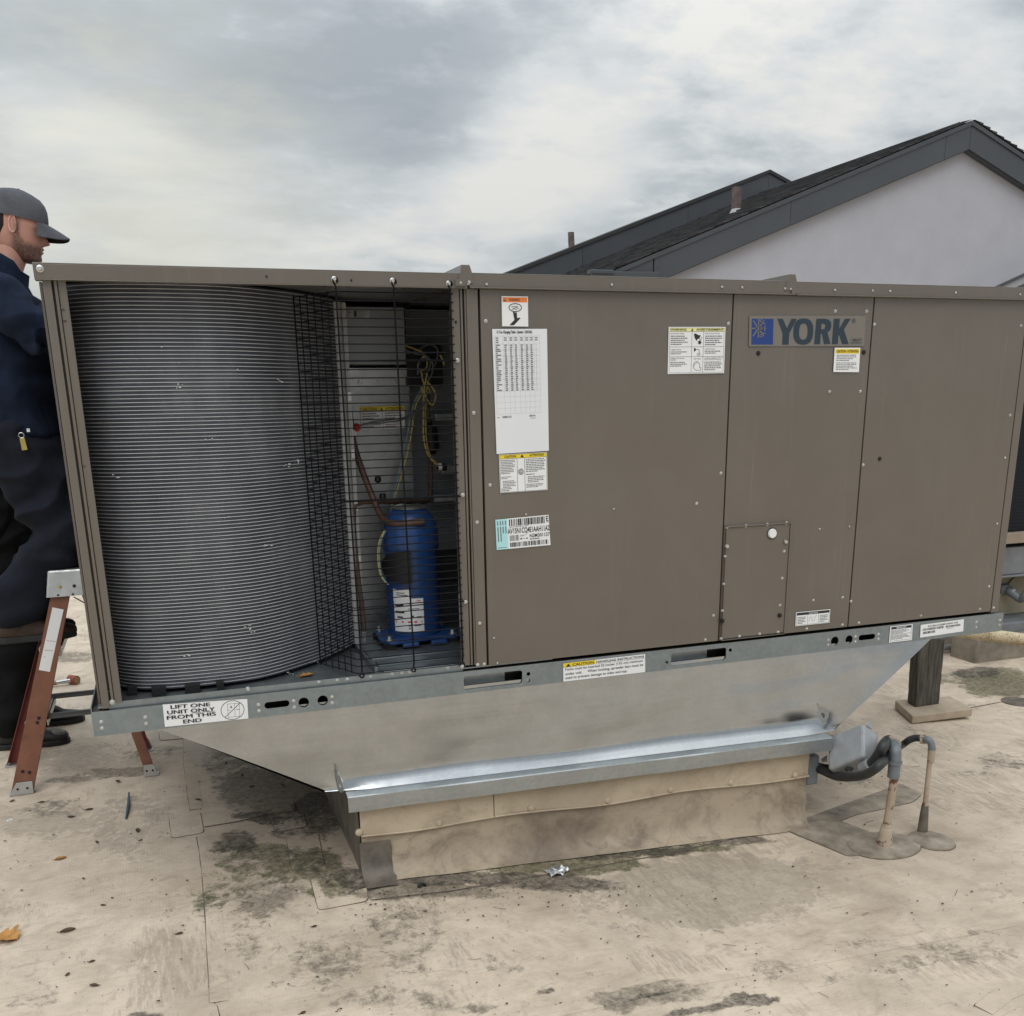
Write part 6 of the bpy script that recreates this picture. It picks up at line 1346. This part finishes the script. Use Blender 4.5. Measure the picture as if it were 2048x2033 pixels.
e1, b1, t1_, ax1 = stub((1667, 1600), (1688, 1462), 0, .0146, .30, 'nearer painted conduit stub with grey elbow rising from a round flashing')
disc(G(1668, 1597), .150, .105, .12, e1)
e2, b2_, t2_, ax2 = stub((1740, 1572), (1757, 1412), 0, .0095, .34, 'thinner painted conduit stub farther from the curb with grey elbow')
disc(G(1757, 1588), .082, .085, .2, e2)
mb = MB(); p0 = P(*c8c(1100, 830), b1.y); p1 = P(*c8c(1115, 680), b1.y); mb.tube([p0, p0.lerp(p1, .04), p1], [.019, .0215, .0215], 18); mb.tube([p1, p1+(p1-p0).normalized()*.010], .026, 18); mb.build('coupling', 'pvc_grey', e1, smooth=True)
el = [p1, P(*c8c(1125, 600), b1.y), P(*c8c(1122, 540), b1.y+.005), P(*c8c(1115, 500), b1.y+.03), P(*c8c(1100, 470), b1.y+.07)]
mb = MB(); mb.tube(smoothpath(el, 4), .0205, 16); mb.build('elbow', 'pvc_grey', e1, smooth=True)
mb = MB(); rgm = el[-1]; dd = (el[-1]-el[-2]).normalized(); mb.tube([rgm-dd*.008, rgm+dd*.022], [.027, .028], 16); mb.build('elbow_nut', 'painted_pipe', e1, smooth=True)
q0 = P(*c8c(1500, 660), b2_.y); q1 = P(*c8c(1512, 530), b2_.y); mb = MB(); mb.tube([q0, q1], [.0125, .014], 14); mb.build('coupling', 'painted_pipe', e2, smooth=True)
el2 = [q1, P(*c8c(1510, 490), b2_.y), P(*c8c(1495, 445), b2_.y+.003), P(*c8c(1465, 425), b2_.y+.012), P(*c8c(1430, 425), b2_.y+.025)]
mb = MB(); mb.tube(smoothpath(el2, 4), .0135, 14); mb.build('elbow', 'pvc_grey', e2, smooth=True)
mb = MB(); mb.tube([el2[-1]+V((.01, 0, 0)), P(*c8c(1385, 420), b2_.y+.04)], [.0175, .017], 14); mb.build('elbow_nut', 'painted_pipe', e2, smooth=True)
# junction box hanging on its conduits
yb_ = -.26; C0 = P(*c8c(785, 605), yb_)
def sd_(x, y, z): return (CR*x+CU*y+CF*z).normalized()
Aa = sd_(.193, .801, .567); Bb = sd_(-.592, -.365, .719); Dd_ = sd_(.782, -.474, .404)
jb = empty('junction_box', C0-V((0, 0, .08)), 'grey metal junction box tilted on flexible conduits beside the curb', 'junction box')
la, lb_, ld = .150, .160, .092
mb = MB(); vs = [C0+Aa*i*la+Bb*j*lb_+Dd_*k*ld for k in (0, 1) for j in (0, 1) for i in (0, 1)]
mb.add(vs, [(0, 1, 3, 2), (4, 6, 7, 5), (0, 4, 5, 1), (2, 3, 7, 6), (0, 2, 6, 4), (1, 5, 7, 3)]); bx_ = mb.build('box', 'box_grey', jb, bevel=.010)
mb = MB(); mb.prism([P(*c8c(a_, b3), yb_+.05) for a_, b3 in ((690, 850), (740, 900), (1000, 742), (950, 700))], (0, .004, 0)); mb.build('back_plate', 'box_grey', jb)
for c_, s1, s2 in ((C0+Aa*la*.97+Dd_*ld*.35, Dd_, Aa), (C0-Aa*.004+Dd_*ld*.45, Dd_, -Aa), (C0+Bb*(lb_*.99)+Aa*.05, Aa, Bb)):
    mb = MB(); k_ = .5*(s1.cross(s2)); mb.prism([c_-s1*.015, c_+s1*.015, c_+s1*.006+s2*.028, c_-s1*.006+s2*.028], s1.cross(s2)*.004); mb.build('mounting_tab', 'galv_bright', jb, bevel=.0008)
def flex(pts, r, name, par):
    pts = smoothpath(pts, 7); rs = [r*(1+.05*(i % 2)) for i in range(len(pts))]; mb = MB(); mb.tube(pts, rs, 14); return mb.build(name, 'flex', par, smooth=True, ang=80)
s0 = V((2.535, .0, P(1536, 1447, .0).z)); mb = MB(); mb.tube([s0-V((.01, 0, 0)), s0+V((.02, -.012, 0))], .027, 14); mb.build('connector', 'pvc_grey', jb, smooth=True)
flex([s0+V((.01, -.01, 0)), P(*c8c(330, 745), -.06), P(*c8c(480, 810), -.14), P(*c8c(650, 822), -.24), P(*c8c(820, 790), -.34), P(*c8c(960, 690), -.40), P(*c8c(1040, 600), b1.y+.10), rgm+dd*.03+V((0, 0, -.005)), rgm+dd*.01], .0165, 'flexible_conduit', jb)
flex([V((2.535, .02, s0.z+.01)), P(*c8c(380, 720), -.03), P(*c8c(520, 712), -.10), P(*c8c(640, 730), -.2)], .0125, 'flexible_conduit', jb)
flex([P(*c8c(800, 730), yb_+.02), P(*c8c(890, 660), yb_-.03), P(*c8c(960, 560), yb_-.06), P(*c8c(1000, 480), yb_-.06), P(*c8c(1050, 430), b1.y+.14), rgm+dd*.025], .019, 'flexible_conduit', jb)
flex([P(*c8c(1120, 520), b1.y+.12), P(*c8c(1200, 480), b2_.y+.10), P(*c8c(1270, 430), b2_.y+.08), P(*c8c(1340, 408), b2_.y+.06), P(*c8c(1400, 412), b2_.y+.035)], .013, 'flexible_conduit', jb)
ct = P(*c8c(790, 735), yb_+.01); mb = MB(); mb.tube([ct, ct+(P(*c8c(860, 690), yb_-.02)-ct)], [.028, .026], 12); mb.build('connector', 'box_grey', jb, smooth=True)

# ------------------------------------------------------------------ small things lying about
def leafmesh(c, L_, W_, ang, mt, name, lobes=0, curl=.25, z=None):
    pts = []; n = 15
    for side in (1, -1):
        for k in range(n):
            t = k/(n-1) if side == 1 else 1-k/(n-1)
            wd = math.sin(math.pi*min(1, t*.96+.02))**.8*W_/2
            if lobes: wd *= .45+.9*abs(math.sin(t*math.pi*lobes))
            pts.append((t*L_-L_/2, side*wd))
    zz_ = gz(c.x) if z is None else z
    M = Matrix.Translation((c.x, c.y, zz_+.003)) @ Euler((0, 0, ang)).to_matrix().to_4x4()
    up = [M @ V((x, y, curl*(abs(y)**1.0)*.8+.15*curl*(x/L_*2)**2*L_*.5)) for x, y in pts]
    half = n; rows = [up[:n], [M @ V((x, 0, .0)) for x, y in pts[:n]], list(reversed(up[n:]))]
    mb = MB(); mb.grid(rows); mb.grid([[q-V((0, 0, .0012)) for q in r] for r in rows]); mb.tube([M @ V((-L_/2, 0, .001)), M @ V((-L_*.72, W_*.06, .004))], .0012*max(1, L_/.08), 5)
    return mb.build(name, mt, base=True, smooth=True, ang=60)
c15 = crop(0, 1450, 2.576)
c = G(14, 1772); o = leafmesh(c, .075, .075, R(-35), 'leaf_orange', 'oak_leaf', 3, .5); tag(o, 'large orange-brown oak leaf at the lower left on the roof', 'leaf')
c = G(*c15(312, 693)); o = leafmesh(c, .04, .02, R(20), 'leaf_orange', 'dead_leaf', 0, .6); tag(o, 'small pale tan curled leaf on the roof left of the seam', 'leaf')
c = G(1553, 1378); o = leafmesh(c, .07, .025, R(5), 'leaf_brown', 'dead_leaf', 0, 1.2); tag(o, 'reddish brown leaf on the roof beside the right lifting lug', 'leaf')
c = unproj(578, 1276, .6905, 2); o = leafmesh(c, .05, .03, R(25), 'leaf_orange', 'oak_leaf', 3, .3, .6905); tag(o, 'small orange leaf on the base pan in front of the wire guard', 'leaf')
for (q, L_) in [((367, 478), .028), ((608, 295), .034), ((710, 548), .034), ((500, 608), .024), ((430, 795), .014), ((350, 1065), .044), ((485, 1347), .026), ((577, 895), .011), ((530, 933), .017), ((1020, 390), .03), ((1165, 200), .018), ((1250, 262), .018), ((1300, 320), .02), ((1455, 313), .03), ((925, 1080), .022), ((1620, 1043), .018), ((1750, 1475), .020), ((1560, 1490), .02), ((65, 395), .024), ((460, 440), .03), ((215, 402), .024), ((725, 598), .014), ((475, 1223), .018), ((350, 1290), .018)]:
    o = leafmesh(G(*c15(*q)), L_, L_*.45, random.uniform(0, 3), 'leaf_brown', 'dead_leaf', 0, .7); tag(o, 'tiny dark brown leaf scrap on the tan roof left of the curb', 'leaf', 'dark leaf scraps on the roof left of the curb')
mb = MB(); a = G(*c15(668, 372)); b_ = G(*c15(650, 488)); mb.tube([a+V((0, 0, .02)), a.lerp(b_, .4)+V((.002, 0, .012)), b_+V((0, 0, .004))], [.0035, .006, .004], 6); o = mb.build('zip_tie', 'strip_blue'); tag(o, 'thin blue-grey plastic strip lying on the roof by the seam', 'strip')
a = G(*c15(50, 494)); mb = MB(); mb.lathe(a+V((0, 0, .001)), [(.006, 0), (.006, .002), (.011, .002), (.011, 0), (.006, 0)], 16); o = mb.build('washer', 'white'); tag(o, 'small pale ring washer lying on the roof at the left edge', 'washer')
c = G(1050, 1648); M = Matrix.Translation((c.x, c.y, gz(c.x)+.010)) @ Euler((0, 0, R(15))).to_matrix().to_4x4(); mb = MB(); rows = []
for j in range(7): rows.append([M @ V((-.034+.068*i/9+.004*noise.noise(V((j, i*.3, 0))), -.024+.048*j/6*(1 if i < 6 else .8), .012*noise.noise(V((i*.5, j*.6, 2)))+.006*math.sin(i*.8))) for i in range(10)])
mb.grid(rows); mb.grid([[q-V((0, 0, .0015)) for q in r] for r in rows]); o = mb.build('foil_wrapper', 'foil', smooth=True); tag(o, 'crumpled silver foil wrapper on the roof in front of the curb', 'wrapper')
for k in range(3): mb = MB(); mb.prism([M @ V((-.028+.014*k, -.008, .013)), M @ V((-.021+.014*k, -.008, .013)), M @ V((-.018+.014*k, .012, .014)), M @ V((-.025+.014*k, .012, .014))], (0, 0, .0006)); mb.build('print', 'ink_soft', o)
c = G(796, 1676); mb = MB(); mb.tube([c+V((-.012, 0, .006)), c+V((0, .006, .012)), c+V((.012, .01, .006)), c+V((.013, .004, .004))], [.006, .007, .005, .004], 8); o = mb.build('plastic_clip', 'black', smooth=True); tag(o, 'small black plastic clip on the roof near the left curb corner', 'clip')
# mallet on the roof behind the ladder
c = G(140, 1290); m_ = empty('mallet', c, 'small mallet with orange head lying behind the ladder', 'mallet'); mb = MB(); mb.tube([c+V((-.02, .01, .026)), c+V((.02, -.03, .026))], [.026, .026], 16); mb.build('head', 'hammer_orange', m_, smooth=True, ang=40); mb = MB(); mb.tube([c+V((.019, -.029, .026)), c+V((.023, -.033, .026))], .022, 16); mb.build('striking_face', 'wood_tan', m_, smooth=True, ang=40)
mb = MB(); mb.tube([c+V((-.01, -.02, .026)), c+V((-.09, -.03, .022))], .012, 10); mb.build('collar', 'screw', m_, smooth=True); mb = MB(); mb.tube([c+V((-.09, -.03, .022)), c+V((-.30, -.05, .018))], .013, 10); mb.build('handle', 'wood_tan', m_, smooth=True)
# grey cabinet on a sleeper at the left edge
a = G(22, 1290); bxe = empty('equipment_cabinet', (a.x-.4, a.y+.3, 0), 'grey equipment box on a tan sleeper at the left edge behind the ladder', 'equipment box')
zt_ = P(22, 1214, a.y).z; zm = P(22, 1262, a.y).z; zk = P(22, 1227, a.y).z
mb = MB(); mb.box((a.x-.9, a.y, 0.001), (a.x+.03, a.y+.6, zm-.002)); mb.build('sleeper', 'paver', bxe, bevel=.01)
mb = MB(); mb.box((a.x-.9, a.y+.05, zm), (a.x-.02, a.y+.6, zk)); mb.build('casing', 'panel_dark', bxe, bevel=.006); mb = MB(); mb.box((a.x-.92, a.y+.02, zk+.002), (a.x+.0, a.y+.62, zt_)); mb.build('lid', 'alu', bxe, bevel=.01)
# roof drain
c = G(1918, 1326); dr = MB(); dr.lathe(c+V((0, 0, .002)), [(.085, 0), (.08, .008), (.06, .010), (.05, .004), (.001, .003)], 28); o = dr.build('roof_drain', 'membrane_dark', smooth=True); tag(o, 'round dark roof drain at the right edge behind the post', 'drain')
# grit and crumbs: too many to count
mb = MB(); rn = random.Random(11)
for k in range(1250):
    if k < 620: px, py = rn.uniform(0, 1932), rn.uniform(1390, 1918)
    elif k < 900: px, py = rn.gauss(800, 200), rn.gauss(1690, 25)
    else: px, py = rn.gauss(1590, 70), rn.gauss(1420, 40)
    if py < 1340 or py > 1925: continue
    c = G(px, py)
    if c.x > .7 and c.x < 2.55 and c.y > -.09: continue
    s_ = rn.choice((.0014, .0018, .0022, .003, .0042))*rn.uniform(.6, 1.3); a = rn.uniform(0, 3); q = [V((math.cos(a+t)*s_*rn.uniform(.6, 1.6), math.sin(a+t)*s_*rn.uniform(.4, 1), 0)) for t in (0, 1.6, 3.1, 4.7)]
    b0 = V((c.x, c.y, gz(c.x)+.0045)); mb.add([b0+p for p in q]+[b0+V((0, 0, s_*.6))], [(0, 1, 4), (1, 2, 4), (2, 3, 4), (3, 0, 4)])
o = mb.build('roof_grit', 'debris'); tag(o, 'scattered dark grit and crumbs over the tan roof', 'grit', kind='stuff')
mb = MB()
for k in range(38):
    px, py = rn.uniform(0, 1932), rn.uniform(1400, 1918)
    c = G(px, py)
    if c.x > .7 and c.x < 2.55 and c.y > -.09: continue
    a = rn.uniform(0, 6.3); L_ = rn.uniform(.006, .024); d0 = V((math.cos(a), math.sin(a), 0)); n0 = V((-d0.y, d0.x, 0)); b0 = V((c.x, c.y, gz(c.x)+.005))
    mb.tube([b0-d0*L_, b0+n0*L_*rn.uniform(-.2, .2), b0+d0*L_], .0007, 4)
o = mb.build('twig_litter', 'debris'); tag(o, 'fine twigs and threads strewn over the tan roof', 'litter', kind='stuff')
